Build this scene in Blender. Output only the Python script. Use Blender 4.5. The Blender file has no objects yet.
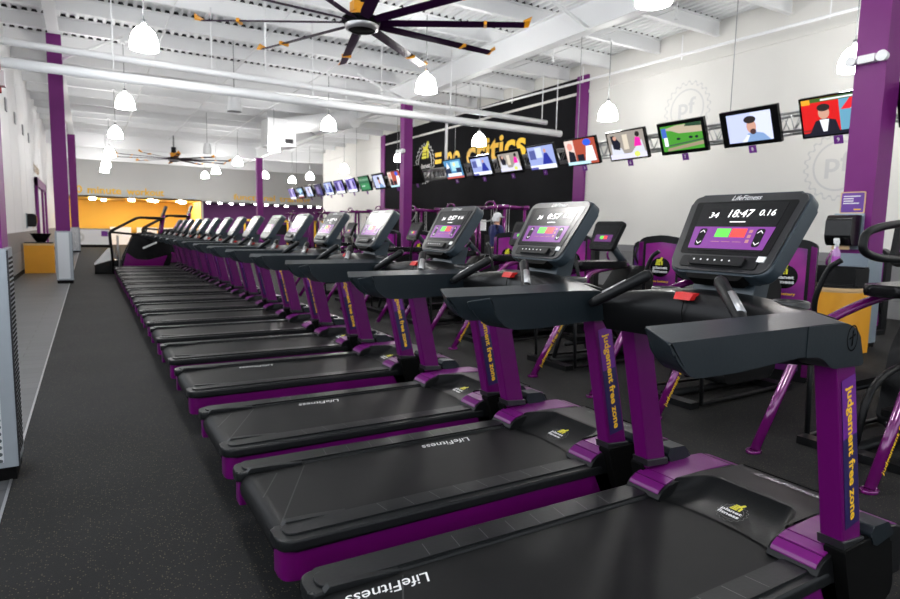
import bpy, bmesh, math, random
from mathutils import Vector, Matrix
random.seed(7)
C = bpy.context.scene.collection
V = Vector
PI = math.pi

# ------------------------------------------------------------------ materials
def mat(name, col, rough=0.5, metal=0.0, emit=None, es=0.0, noise=0.0, nscale=20.0, bump=0.0, spec=0.5, coat=0.0):
    m = bpy.data.materials.new(name); m.use_nodes = True
    nt = m.node_tree; b = nt.nodes['Principled BSDF']
    b.inputs['Base Color'].default_value = (*col, 1)
    b.inputs['Roughness'].default_value = rough
    b.inputs['Metallic'].default_value = metal
    b.inputs['Specular IOR Level'].default_value = spec
    b.inputs['Coat Weight'].default_value = coat
    if emit:
        b.inputs['Emission Color'].default_value = (*emit, 1); b.inputs['Emission Strength'].default_value = es
    if noise or bump:
        tc = nt.nodes.new('ShaderNodeTexCoord'); n = nt.nodes.new('ShaderNodeTexNoise')
        n.inputs['Scale'].default_value = nscale; n.inputs['Detail'].default_value = 4
        nt.links.new(tc.outputs['Object'], n.inputs['Vector'])
        if noise:
            mx = nt.nodes.new('ShaderNodeMix'); mx.data_type = 'RGBA'
            mx.inputs[6].default_value = (*[c*(1-noise) for c in col], 1)
            mx.inputs[7].default_value = (*[min(1, c*(1+noise)) for c in col], 1)
            nt.links.new(n.outputs['Fac'], mx.inputs[0]); nt.links.new(mx.outputs[2], b.inputs['Base Color'])
        if bump:
            bp = nt.nodes.new('ShaderNodeBump'); bp.inputs['Strength'].default_value = bump; bp.inputs['Distance'].default_value = 0.002
            nt.links.new(n.outputs['Fac'], bp.inputs['Height']); nt.links.new(bp.outputs['Normal'], b.inputs['Normal'])
    return m

def M_rubber():
    m = mat('rubber_floor', (0.022, 0.022, 0.023), 0.72, spec=0.12); nt = m.node_tree; b = nt.nodes['Principled BSDF']
    tc = nt.nodes.new('ShaderNodeTexCoord')
    vo = nt.nodes.new('ShaderNodeTexVoronoi'); vo.inputs['Scale'].default_value = 120
    nt.links.new(tc.outputs['Object'], vo.inputs['Vector'])
    sep = nt.nodes.new('ShaderNodeSeparateColor'); nt.links.new(vo.outputs['Color'], sep.inputs[0])
    g1 = nt.nodes.new('ShaderNodeMath'); g1.operation = 'GREATER_THAN'; g1.inputs[1].default_value = 0.80
    nt.links.new(sep.outputs[0], g1.inputs[0])
    l1 = nt.nodes.new('ShaderNodeMath'); l1.operation = 'LESS_THAN'; l1.inputs[1].default_value = 0.33
    nt.links.new(vo.outputs['Distance'], l1.inputs[0])
    mu = nt.nodes.new('ShaderNodeMath'); mu.operation = 'MULTIPLY'
    nt.links.new(g1.outputs[0], mu.inputs[0]); nt.links.new(l1.outputs[0], mu.inputs[1])
    n = nt.nodes.new('ShaderNodeTexNoise'); n.inputs['Scale'].default_value = 1.3; n.inputs['Detail'].default_value = 6
    nt.links.new(tc.outputs['Object'], n.inputs['Vector'])
    mx0 = nt.nodes.new('ShaderNodeMix'); mx0.data_type = 'RGBA'
    mx0.inputs[6].default_value = (0.006, 0.006, 0.0065, 1); mx0.inputs[7].default_value = (0.021, 0.021, 0.022, 1)
    nt.links.new(n.outputs['Fac'], mx0.inputs[0])
    mx = nt.nodes.new('ShaderNodeMix'); mx.data_type = 'RGBA'
    mx.inputs[7].default_value = (0.085, 0.075, 0.045, 1)
    nt.links.new(mu.outputs[0], mx.inputs[0]); nt.links.new(mx0.outputs[2], mx.inputs[6]); nt.links.new(mx.outputs[2], b.inputs['Base Color'])
    n2 = nt.nodes.new('ShaderNodeTexNoise'); n2.inputs['Scale'].default_value = 260
    nt.links.new(tc.outputs['Object'], n2.inputs['Vector'])
    bp = nt.nodes.new('ShaderNodeBump'); bp.inputs['Strength'].default_value = 0.5; bp.inputs['Distance'].default_value = 0.002
    nt.links.new(n2.outputs['Fac'], bp.inputs['Height']); nt.links.new(bp.outputs['Normal'], b.inputs['Normal'])
    return m

def M_brick(name, c1, c2, mortar, bw, bh, rough, scale=1.0, rot=(0, 0, 0), msize=0.006):
    m = mat(name, c1, rough); nt = m.node_tree; b = nt.nodes['Principled BSDF']
    tc = nt.nodes.new('ShaderNodeTexCoord'); mp = nt.nodes.new('ShaderNodeMapping'); mp.inputs['Rotation'].default_value = rot
    br = nt.nodes.new('ShaderNodeTexBrick'); br.inputs['Scale'].default_value = scale
    br.inputs['Color1'].default_value = (*c1, 1); br.inputs['Color2'].default_value = (*c2, 1); br.inputs['Mortar'].default_value = (*mortar, 1)
    br.inputs['Brick Width'].default_value = bw; br.inputs['Row Height'].default_value = bh; br.inputs['Mortar Size'].default_value = msize
    nt.links.new(tc.outputs['Object'], mp.inputs['Vector']); nt.links.new(mp.outputs['Vector'], br.inputs['Vector'])
    n = nt.nodes.new('ShaderNodeTexNoise'); n.inputs['Scale'].default_value = 3; n.inputs['Detail'].default_value = 5
    nt.links.new(mp.outputs['Vector'], n.inputs['Vector'])
    mx = nt.nodes.new('ShaderNodeMix'); mx.data_type = 'RGBA'; mx.blend_type = 'MULTIPLY'; mx.inputs[0].default_value = 0.5
    nt.links.new(br.outputs['Color'], mx.inputs[6]); nt.links.new(n.outputs['Color'], mx.inputs[7]); 
    nt.links.new(br.outputs['Color'], b.inputs['Base Color'])
    return m

def M_perf(name, base, dark):
    m = mat(name, base, 0.35, 0.3); nt = m.node_tree; b = nt.nodes['Principled BSDF']
    tc = nt.nodes.new('ShaderNodeTexCoord'); mp = nt.nodes.new('ShaderNodeMapping'); mp.inputs['Scale'].default_value = (28, 28, 28)
    vo = nt.nodes.new('ShaderNodeTexVoronoi'); vo.inputs['Randomness'].default_value = 0; vo.inputs['Scale'].default_value = 1
    nt.links.new(tc.outputs['Object'], mp.inputs['Vector']); nt.links.new(mp.outputs['Vector'], vo.inputs['Vector'])
    l1 = nt.nodes.new('ShaderNodeMath'); l1.operation = 'LESS_THAN'; l1.inputs[1].default_value = 0.33
    nt.links.new(vo.outputs['Distance'], l1.inputs[0])
    mx = nt.nodes.new('ShaderNodeMix'); mx.data_type = 'RGBA'; mx.inputs[6].default_value = (*base, 1); mx.inputs[7].default_value = (*dark, 1)
    nt.links.new(l1.outputs[0], mx.inputs[0]); nt.links.new(mx.outputs[2], b.inputs['Base Color'])
    return m

FLUTE_SHADE = mat('flute_gap_shade', (0.02, 0.02, 0.022), 0.8, noise=0.1)  # near-black colour painted in for the shade in the deck flutes
PURPLE = mat('purple_paint', (0.110, 0.0012, 0.101), 0.36, 0.0, noise=0.06, nscale=60, spec=0.3)
PURPLE_HOOD = mat('purple_hood_paint', (0.15, 0.005, 0.145), 0.34, 0.0, noise=0.06, nscale=60, spec=0.5)
PURPLE_TUBE = mat('purple_tube_paint', (0.15, 0.005, 0.13), 0.14, 0.25, noise=0.05, nscale=60, coat=0.8)
PURPLE_COL = mat('column_purple', (0.17, 0.012, 0.165), 0.5, noise=0.05, nscale=4, spec=0.3)
NAVY = mat('label_navy', (0.018, 0.010, 0.080), 0.4, noise=0.25, nscale=3)
LABELP = mat('label_purple', (0.14, 0.012, 0.24), 0.4, noise=0.2, nscale=3)
YELLOW = mat('yellow_letter', (0.95, 0.55, 0.02), 0.5, noise=0.04)
YELLOW2 = mat('yellow_mark', (0.75, 0.70, 0.02), 0.5, noise=0.04)
WHITE_INK = mat('white_ink', (0.80, 0.80, 0.80), 0.5, noise=0.03)
GREY_INK = mat('grey_ink', (0.09, 0.09, 0.09), 0.5, noise=0.05)
CHROME = mat('chrome_letter', (0.80, 0.80, 0.82), 0.25, 0.6, noise=0.03)
BLACK = mat('black_plastic', (0.0065, 0.0068, 0.0075), 0.38, noise=0.15, nscale=90, bump=0.15, spec=0.2)
BLACKG = mat('black_gloss', (0.004, 0.004, 0.0045), 0.22, noise=0.1, nscale=50, spec=0.25)
BLACKM = mat('black_matte', (0.004, 0.004, 0.004), 0.6, noise=0.15, nscale=50, spec=0.06)
RAILM = mat('handrail_plastic', (0.0095, 0.0145, 0.0185), 0.36, noise=0.12, nscale=90, bump=0.12, spec=0.32)
DASHM = mat('dash_plastic', (0.005, 0.0052, 0.0057), 0.33, noise=0.12, nscale=90, bump=0.12, spec=0.2)
SHELL = mat('console_shell', (0.026, 0.038, 0.048), 0.36, 0.1, noise=0.06, nscale=60)
BEZEL = mat('console_bezel', (0.009, 0.0095, 0.011), 0.30, 0.0, spec=0.6, noise=0.08, nscale=60)
GLASSB = mat('console_glass', (0.003, 0.003, 0.004), 0.22, noise=0.05, spec=0.35)
RAILTOP = mat('foot_rail_plastic', (0.009, 0.010, 0.011), 0.40, noise=0.15, nscale=80, bump=0.15, spec=0.25)
BELT = mat('belt_rubber', (0.0085, 0.0088, 0.0092), 0.50, noise=0.15, nscale=9, bump=0.2, spec=0.14)
SEAM = mat('belt_seam', (0.014, 0.0145, 0.015), 0.5, noise=0.1)
RED = mat('red_plastic', (0.50, 0.012, 0.012), 0.4, noise=0.05)
REDD = mat('alarm_red', (0.42, 0.006, 0.008), 0.8, noise=0.05, spec=0.05)
SILVER = mat('silver_metal', (0.42, 0.42, 0.43), 0.35, 0.8, noise=0.04)
TRUSSM = mat('truss_metal', (0.45, 0.46, 0.47), 0.35, 0.8, noise=0.05)
WHITE = mat('white_steel_paint', (0.83, 0.84, 0.85), 0.5, noise=0.02, nscale=2)
DECKM = mat('deck_white', (0.80, 0.81, 0.82), 0.6, noise=0.03, nscale=1)
PIPEM = mat('pipe_white', (0.86, 0.87, 0.88), 0.4, noise=0.02, nscale=3)
GREYM = mat('grey_metal', (0.26, 0.27, 0.28), 0.5, noise=0.05)
DARKM = mat('dark_metal', (0.05, 0.05, 0.055), 0.35, 0.7, noise=0.08)
WALL = mat('wall_offwhite', (0.73, 0.72, 0.685), 0.7, noise=0.03, nscale=1.5)
WALLB = mat('wall_grey_paint', (0.60, 0.60, 0.59), 0.7, noise=0.02, nscale=1.0)
WALLL = mat('wall_white_panel', (0.74, 0.74, 0.75), 0.6, noise=0.02, nscale=1.0)
GEARM = mat('wall_mark_grey', (0.60, 0.60, 0.59), 0.7, noise=0.03)
MURAL = mat('mural_charcoal', (0.009, 0.009, 0.0105), 0.9, noise=0.35, nscale=1.2, spec=0.08)
YWALL = mat('yellow_wall', (0.90, 0.52, 0.06), 0.6, noise=0.03, nscale=1)
PWALL = mat('purple_wall', (0.11, 0.008, 0.12), 0.6, noise=0.08, nscale=1)
DKCEIL = mat('dark_soffit', (0.05, 0.04, 0.05), 0.7, noise=0.05)
BINY = mat('bin_yellow', (0.80, 0.36, 0.02), 0.45, noise=0.05, nscale=5)
BINRIM = mat('bin_rim_wood', (0.70, 0.48, 0.25), 0.5, noise=0.1, nscale=8)
CLAD = mat('cladding_white', (0.36, 0.40, 0.44), 0.35, 0.3, noise=0.04)
CLADBLUE = mat('cladding_blue_grey', (0.30, 0.37, 0.43), 0.35, 0.4, noise=0.05)
PERF = M_perf('cladding_perforated', (0.70, 0.73, 0.76), (0.10, 0.11, 0.12))
RUBBER = M_rubber()
TILE = M_brick('tile_floor_grey', (0.060, 0.062, 0.066), (0.080, 0.082, 0.086), (0.035, 0.035, 0.035), 1.2, 0.2, 0.42, rot=(0, 0, 0))
WAINS = M_brick('wainscot_grey_tile', (0.16, 0.16, 0.165), (0.20, 0.20, 0.205), (0.12, 0.12, 0.12), 0.6, 0.3, 0.5, rot=(PI/2, 0, PI/2))
SKIN = mat('skin', (0.42, 0.22, 0.14), 0.5, noise=0.05)
NAVYC = mat('navy_cloth', (0.012, 0.016, 0.085), 0.8, noise=0.15, nscale=20)
BLACKC = mat('black_cloth', (0.010, 0.010, 0.012), 0.85, noise=0.15, nscale=20)
WHITEC = mat('white_cloth', (0.75, 0.75, 0.77), 0.8, noise=0.05)
LAMP = mat('lamp_glass', (0.9, 0.9, 0.9), 0.4, emit=(1.0, 0.98, 0.95), es=32.0)

DOWNL = mat('downlight_glow', (0.9, 0.9, 0.9), 0.4, emit=(1.0, 0.97, 0.93), es=26.0)
FANORANGE = mat('fan_orange', (0.85, 0.36, 0.01), 0.35, noise=0.05)
FANPURPLE = mat('fan_purple', (0.020, 0.002, 0.026), 0.5, noise=0.08, spec=0.12)

_em = {}
def E_(r, g, b, s=1.0):
    k = (r, g, b, s)
    if k not in _em:
        _em[k] = mat('screen_%02d' % len(_em), (0.01, 0.01, 0.01), 0.25, emit=(r, g, b), es=s)
    return _em[k]

# ------------------------------------------------------------------ mesh helpers
def link(name, me, parent=None, smooth=False):
    o = bpy.data.objects.new(name, me); C.objects.link(o)
    if parent is not None: o.parent = parent
    if smooth:
        for p in me.polygons: p.use_smooth = True
    return o

def mesh_from(name, bm, mats, parent=None, smooth=None, off=None):
    if off is not None: bmesh.ops.translate(bm, verts=bm.verts, vec=off)
    bmesh.ops.recalc_face_normals(bm, faces=bm.faces)
    me = bpy.data.meshes.new(name); bm.to_mesh(me); bm.free()
    if not isinstance(mats, (list, tuple)): mats = [mats]
    for m in mats: me.materials.append(m)
    if smooth:
        me.polygons.foreach_set('use_smooth', [True]*len(me.polygons))
        if smooth != 'all': me.set_sharp_from_angle(angle=math.radians(smooth if smooth is not True else 40))
    o = link(name, me, parent)
    if smooth and smooth != 'all':
        md = o.modifiers.new('weighted', 'WEIGHTED_NORMAL'); md.keep_sharp = True; md.weight = 80
    return o

def box(bm, x0, x1, y0, y1, z0, z1, mi=0):
    vs = [bm.verts.new(p) for p in ((x0,y0,z0),(x1,y0,z0),(x1,y1,z0),(x0,y1,z0),(x0,y0,z1),(x1,y0,z1),(x1,y1,z1),(x0,y1,z1))]
    fs = [bm.faces.new([vs[i] for i in f]) for f in ((0,3,2,1),(4,5,6,7),(0,1,5,4),(1,2,6,5),(2,3,7,6),(3,0,4,7))]
    for f in fs: f.material_index = mi
    return vs

def extr(bm, pts, vec, mi=0, bev=0.0, seg=2):
    """pts: ring of 3-D points, extruded by vec"""
    vec = V(vec)
    a = [bm.verts.new(p) for p in pts]; b = [bm.verts.new(V(p)+vec) for p in pts]
    n = len(pts); fs = []
    fs.append(bm.faces.new(a)); fs.append(bm.faces.new(list(reversed(b))))
    for i in range(n): fs.append(bm.faces.new((a[i], b[i], b[(i+1)%n], a[(i+1)%n])))
    for f in fs: f.material_index = mi
    if bev:
        bm.edges.ensure_lookup_table()
        es = set()
        for f in fs[:2]:
            for e in f.edges: es.add(e)
        try: bmesh.ops.bevel(bm, geom=list(es), offset=bev, segments=seg, profile=0.5, affect='EDGES', material=-1)
        except Exception: pass

def prism(bm, xz, y0, y1, mi=0, bev=0.0, seg=2):
    extr(bm, [(x, y0, z) for x, z in xz], (0, y1-y0, 0), mi, bev, seg)

def slab(bm, xy, z0, z1, mi=0, bev=0.0):
    extr(bm, [(x, y, z0) for x, y in xy], (0, 0, z1-z0), mi, bev)

def rpoly(pts, r, seg=5):
    """round the corners of a 2-D polygon; r number or list"""
    out = []; n = len(pts)
    for i in range(n):
        p = V(pts[i]); a = V(pts[i-1]); b = V(pts[(i+1) % n])
        rr = r[i] if isinstance(r, (list, tuple)) else r
        if rr <= 0: out.append(tuple(p)); continue
        da = (a-p); db = (b-p)
        rr = min(rr, da.length*0.45, db.length*0.45)
        pa = p+da.normalized()*rr; pb = p+db.normalized()*rr
        for k in range(seg+1):
            t = k/seg
            q = pa*(1-t)**2+p*2*t*(1-t)+pb*t*t
            out.append(tuple(q))
    return out

def tube(bm, pts, r, n=10, mi=0, cap=True):
    pts = [V(p) for p in pts]; rs = r if isinstance(r, (list, tuple)) else [r]*len(pts)
    rings = []; up = None
    for i, p in enumerate(pts):
        if i == 0: t = pts[1]-p
        elif i == len(pts)-1: t = p-pts[i-1]
        else: t = (pts[i+1]-p).normalized()+(p-pts[i-1]).normalized()
        t.normalize()
        if up is None:
            up = V((0, 0, 1)) if abs(t.z) < 0.9 else V((1, 0, 0))
        s = t.cross(up).normalized(); up = s.cross(t).normalized()
        rings.append([bm.verts.new(p+(s*math.cos(2*PI*k/n)+up*math.sin(2*PI*k/n))*rs[i]) for k in range(n)])
    for a, b in zip(rings, rings[1:]):
        for k in range(n):
            f = bm.faces.new((a[k], a[(k+1)%n], b[(k+1)%n], b[k])); f.material_index = mi; f.smooth = True
    if cap:
        for rg in (rings[0], rings[-1]):
            f = bm.faces.new(rg); f.material_index = mi

def bend(pts, n=6):
    """smooth polyline through control corners (quadratic rounding)"""
    pts = [V(p) for p in pts]; out = [pts[0]]
    for i in range(1, len(pts)-1):
        a, p, b = pts[i-1], pts[i], pts[i+1]
        pa = p+(a-p)*0.4; pb = p+(b-p)*0.4
        for k in range(n+1):
            t = k/n; out.append(pa*(1-t)**2+p*2*t*(1-t)+pb*t*t)
    out.append(pts[-1]); return out

def lathe(bm, prof, c=(0, 0), n=24, mi=0, squash=1.0):
    rings = []
    for r, z in prof:
        rings.append([bm.verts.new((c[0]+r*math.cos(2*PI*k/n), c[1]+r*squash*math.sin(2*PI*k/n), z)) for k in range(n)])
    for a, b in zip(rings, rings[1:]):
        for k in range(n):
            f = bm.faces.new((a[k], a[(k+1)%n], b[(k+1)%n], b[k])); f.material_index = mi; f.smooth = True
    return rings

def cyl(bm, c, r, z0, z1, n=20, mi=0):
    rg = lathe(bm, [(r, z0), (r, z1)], c, n, mi)
    for g in rg:
        f = bm.faces.new(g); f.material_index = mi

_tc = {}
def text_raw(body, bold=0.0, shear=0.0, extrude=0.0):
    k = (body, bold, shear, extrude)
    if k in _tc: return _tc[k]
    cu = bpy.data.curves.new('lettering_source', 'FONT'); cu.body = body; cu.size = 1; cu.offset = bold; cu.shear = shear
    cu.extrude = extrude; cu.resolution_u = 3
    o = bpy.data.objects.new('lettering_source', cu); C.objects.link(o)
    dg = bpy.context.evaluated_depsgraph_get()
    me = bpy.data.meshes.new_from_object(o.evaluated_get(dg))
    data = ([v.co.copy() for v in me.vertices], [tuple(p.vertices) for p in me.polygons])
    bpy.data.objects.remove(o); bpy.data.curves.remove(cu); bpy.data.meshes.remove(me)
    _tc[k] = data; return data

def text(name, body, O, u, v, w, h, m, parent=None, bold=0.012, shear=0.0, off=None, thick=0.0):
    vs, fs = text_raw(body, bold, shear, 0.0)
    xs = [p.x for p in vs]; ys = [p.y for p in vs]
    cx = (min(xs)+max(xs))/2; cy = (min(ys)+max(ys))/2
    sx = w/(max(xs)-min(xs)); sy = h/(max(ys)-min(ys)) if h else sx
    O, u, v = V(O), V(u).normalized(), V(v).normalized()
    bm = bmesh.new()
    bv = [bm.verts.new(O+u*(p.x-cx)*sx+v*(p.y-cy)*sy) for p in vs]
    for f in fs:
        try: bm.faces.new([bv[i] for i in f])
        except ValueError: pass
    nrm = u.cross(v)
    if thick:
        r = bmesh.ops.extrude_face_region(bm, geom=bm.faces[:])
        ev = [e for e in r['geom'] if isinstance(e, bmesh.types.BMVert)]
        bmesh.ops.translate(bm, verts=ev, vec=nrm*thick)
    if off is not None: bmesh.ops.translate(bm, verts=bm.verts, vec=off)
    me = bpy.data.meshes.new(name); bm.to_mesh(me); bm.free(); me.materials.append(m)
    return link(name, me, parent)

class Plane:
    """a local drawing board: origin O, right u, up v"""
    def __init__(s, O, u, v, off=(0, 0, 0)):
        s.O, s.u, s.v = V(O), V(u).normalized(), V(v).normalized(); s.n = s.u.cross(s.v); s.off = V(off)
    def p(s, a, b, d=0.0): return s.O+s.u*a+s.v*b+s.n*d
    def plate(s, bm, poly, d0, d1, mi=0, bev=0.0, seg=2):
        extr(bm, [s.p(a, b, d0) for a, b in poly], s.n*(d1-d0), mi, bev, seg)
    def flat(s, bm, poly, d, mi=0):
        f = bm.faces.new([bm.verts.new(s.p(a, b, d)) for a, b in poly]); f.material_index = mi
    def rect(s, bm, a0, a1, b0, b1, d, mi=0): s.flat(bm, [(a0, b0), (a1, b0), (a1, b1), (a0, b1)], d, mi)
    def text(s, name, body, a, b, w, h, d, m, parent, **k):
        return text(name, body, s.p(a, b, d), s.u, s.v, w, h, m, parent, off=s.off, **k)
    def mesh(s, name, bm, mats, parent=None, smooth=None): 
        me = mesh_from(name, bm, mats, parent, smooth, off=s.off); return me

def ell(cx, cy, rx, ry=None, n=14, a0=0, a1=2*PI):
    ry = rx if ry is None else ry
    full = abs(a1-a0-2*PI) < 1e-6
    k = n if full else n+1
    return [(cx+rx*math.cos(a0+(a1-a0)*i/n), cy+ry*math.sin(a0+(a1-a0)*i/n)) for i in range(k)]

def thing(name, label, cat, loc=(0, 0, 0), group=None):
    o = bpy.data.objects.new(name, None); C.objects.link(o); o.location = loc; o.empty_display_size = 0.1
    return tag(o, label, cat, group)
def tag(o, label, cat, group=None):
    o['label'] = label; o['category'] = cat
    if group: o['group'] = group
    return o
def struct(name, bm, m, label=None, smooth=None):
    o = mesh_from(name, bm, m, None, smooth); o['kind'] = 'structure'
    if label: o['label'] = label
    return o
def dup(root, loc, label=None, skip=(), kidmap=None):
    kids = {}
    for ob in C.objects:
        if ob.parent is not None: kids.setdefault(ob.parent.name, []).append(ob)
    r = root.copy(); C.objects.link(r); r.location = loc
    if label: r['label'] = label
    for ch in kids.get(root.name, []):
        if ch.name.split('.')[0] in skip: continue
        c = ch.copy(); C.objects.link(c); c.parent = r
        for g in kids.get(ch.name, []):
            if g.name.split('.')[0] in skip: continue
            d = g.copy(); C.objects.link(d); d.parent = c
    return r

# ------------------------------------------------------------------ room shell
XL, XR, YR, YB, YE = -1.5, 11.6, -5.0, 40.0, 33.9     # left wall, right wall, wall behind, far wall, end of right wall
ZD = 5.82
bm = bmesh.new(); box(bm, -0.385, 20, YR, 47, -0.12, 0); struct('floor', bm, RUBBER, 'black speckled rubber gym floor')
bm = bmesh.new(); box(bm, -1.7, -0.397, YR, 47, -0.12, 0.0); struct('floor_tile', bm, TILE, 'grey plank tile walkway')
bm = bmesh.new(); box(bm, -0.397, -0.385, YR, 40, -0.12, 0.003); struct('trim_1', bm, SILVER, 'thin metal strip between tile and rubber')
# corrugated roof deck
bm = bmesh.new()
x = -1.8; prof = []
while x < 20.2:
    prof += [(x, ZD), (x+0.06, ZD), (x+0.08, ZD+0.06), (x+0.155, ZD+0.06)]; x += 0.175
a = [bm.verts.new((p[0], YR, p[1])) for p in prof]; b = [bm.verts.new((p[0], 47, p[1])) for p in prof]
for i in range(len(prof)-1): bm.faces.new((a[i], a[i+1], b[i+1], b[i]))
ca = [bm.verts.new(p) for p in ((-1.8, YR, ZD+0.2), (20.2, YR, ZD+0.2), (20.2, 47, ZD+0.2), (-1.8, 47, ZD+0.2))]; bm.faces.new(ca)
struct('ceiling', bm, DECKM, 'white corrugated steel roof deck')
# joists across the room
def joist(y):
    bm = bmesh.new(); x0, x1 = XL, (XR-0.02 if y < YE else 20)
    box(bm, x0, x1, y-0.010, y+0.010, 5.52, 5.79)
    box(bm, x0, x1, y-0.055, y+0.055, 5.50, 5.52); box(bm, x0, x1, y-0.055, y+0.055, 5.79, 5.815)
    box(bm, x0, x1, y-0.03, y+0.03, 5.816, 5.878, 1)  # dark bar stands in for shade inside the flutes above the flange
    struct('ceiling_beam', bm, [WHITE, FLUTE_SHADE], 'white steel roof joist')
y = 13.3-1.55*11
while y < 40: joist(y); y += 1.55
def girder(x, z0=5.32):
    bm = bmesh.new(); box(bm, x-0.012, x+0.012, YR, YB, z0, 5.5); box(bm, x-0.1, x+0.1, YR, YB, z0-0.02, z0+0.005); box(bm, x-0.1, x+0.1, YR, YB, 5.475, 5.498)
    struct('ceiling_beam', bm, WHITE, 'long white steel girder over the purple columns')
girder(-0.47); girder(7.95, 4.98)
bm = bmesh.new(); box(bm, XL, 20, 38.6, 38.75, 4.75, 5.5); box(bm, XL, 20, 33.95, 34.1, 4.95, 5.5); struct('ceiling_beam', bm, WHITE, 'deep white cross girder at the far end')
for x in (1.6, 3.6, 5.7, 9.6):
    bm = bmesh.new(); tube(bm, [(x, YR, 5.52), (x, YB, 5.52)], 0.012, 6); tube(bm, [(x+0.12, YR, 5.76), (x+0.12, YB, 5.76)], 0.012, 6)
    o = struct('ceiling_bridging_strip', bm, WHITE, 'thin bridging rods under the roof')
# walls
bm = bmesh.new(); box(bm, XR, XR+0.2, YR, YE, 1.07, 6.2); box(bm, XR-0.03, XR, YR, YE, 5.05, 5.12)
struct('wall_right', bm, WALL, 'off-white gym wall behind the televisions')
bm = bmesh.new(); box(bm, XR-0.02, XR+0.2, YR, YE, 0.0, 1.07); struct('wall_right_wainscot_panel', bm, WAINS, 'grey tiled lower wall')
bm = bmesh.new(); box(bm, XR+0.2, 20, YE-0.2, YE, 0.0, 6.2); struct('wall_return', bm, WALL)
bm = bmesh.new(); box(bm, 20, 20.2, YE, 47, 0.0, 6.2); struct('wall_far_right', bm, WALL)
bm = bmesh.new(); box(bm, XL-0.2, XL, 11.5, 47, 1.07, 6.2); box(bm, XL-0.2, XL, YR, 11.5, 4.2, 6.2)  # near stretch left open below for the added fill light
for yy in range(12, 40, 2): box(bm, XL, XL+0.003, yy, yy+0.02, 1.07, 5.95)
struct('wall_left', bm, WALLL, 'white panelled wall on the walkway side')
bm = bmesh.new(); box(bm, XL-0.2, XL+0.015, YR, 47, 0.0, 1.07); struct('wall_left_wainscot_panel', bm, WAINS)
bm = bmesh.new(); box(bm, XL, XL+0.03, YR, 40, 0.0, 0.1); struct('baseboard_left', bm, BLACKM)
# far wall with the two wide openings beneath
bm = bmesh.new(); box(bm, XL, 20, YB, YB+0.25, 2.83, 6.2); box(bm, 6.0, 6.15, YB+0.25, 47, 0, 2.83)
struct('wall_back', bm, WALLB, 'pale grey wall over the far rooms')
bm = bmesh.new(); box(bm, XL, 6.0, 46, 46.2, 0, 3.2); box(bm, 5.97, 6.0, YB+0.02, 46, 0, 2.83); struct('wall_yellow_room', bm, YWALL, 'bright yellow wall of the far exercise room')
bm = bmesh.new(); box(bm, 6.15, 20, 43.0, 43.2, 0, 3.2); struct('wall_purple_room', bm, PWALL, 'deep purple wall of the far training room')
bm = bmesh.new(); box(bm, XL, 6.05, YB, 46, 2.83, 2.9); struct('ceiling_yellow_room', bm, YWALL)
bm = bmesh.new(); box(bm, 6.15, 20, YB+0.01, 46, 2.80, 2.9); struct('ceiling_purple_room', bm, DKCEIL)
# wall behind the camera with an unseen opening made for the fill light
bm = bmesh.new()
box(bm, -1.7, 11.8, YR-0.2, YR, 3.4, 6.2); box(bm, -1.7, -0.8, YR-0.2, YR, 0, 3.4); box(bm, 10.9, 11.8, YR-0.2, YR, 0, 3.4); box(bm, -1.7, 11.8, YR-0.2, YR, 0, 0.4)
struct('wall_rear', bm, WALL, 'wall behind with an opening for added fill light')

# mural and the purple strips on the right wall
bm = bmesh.new(); box(bm, XR-0.015, XR, 12.95, 25.4, 1.07, 5.50); box(bm, XR-0.035, XR-0.015, 12.95, 25.4, 0.0, 1.07); struct('wall_right_mural_panel', bm, MURAL, 'charcoal painted mural panel')
for y0 in (12.50, 25.4):
    bm = bmesh.new(); box(bm, XR-0.06, XR, y0, y0+0.42, 0, 5.52); struct('trim_2', bm, PURPLE_COL, 'purple painted wall strip beside the mural')
WR = lambda y, z, d=0.02: Plane((XR-d, y, z), (0, -1, 0), (0, 0, 1))

# wall lettering
def sign(name, body, O, u, v, w, h, m, label, cat='lettering', **k):
    t = thing(name, label, cat, O); ws = body.split(' '); n = sum(len(q) for q in ws)+0.7*(len(ws)-1); a = -w/2; off = -V(O)
    vs, _ = text_raw(body, k.get('bold', 0), 0, 0); H0 = max(p.y for p in vs)-min(p.y for p in vs); lo = min(p.y for p in vs)
    for q in ws:
        ww = w*len(q)/n; e, _ = text_raw(q, k.get('bold', 0), 0, 0); ys = [p.y for p in e]; hh = h*(max(ys)-min(ys))/H0; cy = h*((max(ys)+min(ys))/2-lo)/H0-h/2
        text('word', q, V(O)+V(u)*(a+ww/2)+V(v)*cy, u, v, ww*0.96, hh, m, t, thick=0.004, off=off, **k); a += ww+w*0.7/n
    return t
K = XR/11.3
sign('wall_lettering', '= no critics', (XR-0.02, 17.95, 4.02), (0, -1, 0), (0, 0, 1), 5.75, 0.82, YELLOW, 'big yellow slogan reading = no critics on the charcoal mural', bold=0.025)
sign('wall_lettering', '30 minute workout', (1.62, YB-0.02, 3.22), (1, 0, 0), (0, 0, 1), 4.75, 0.42, YELLOW, 'orange lettering reading 30 minute workout above the yellow room', bold=0.02)
sign('wall_lettering', 'functional training', (10.35, YB-0.02, 3.12), (1, 0, 0), (0, 0, 1), 5.0, 0.48, YELLOW, 'orange lettering reading functional training above the purple room', bold=0.02)
BRONZE = mat('bronze_letter', (0.22, 0.15, 0.06), 0.5, noise=0.1)
sign('wall_lettering', 'tanning', (XL+0.02, 26.3, 3.15), (0, 1, 0), (0, 0, 1), 3.0, 0.5, BRONZE, 'small bronze lettering on the white wall above the purple doorway', bold=0.02)

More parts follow.
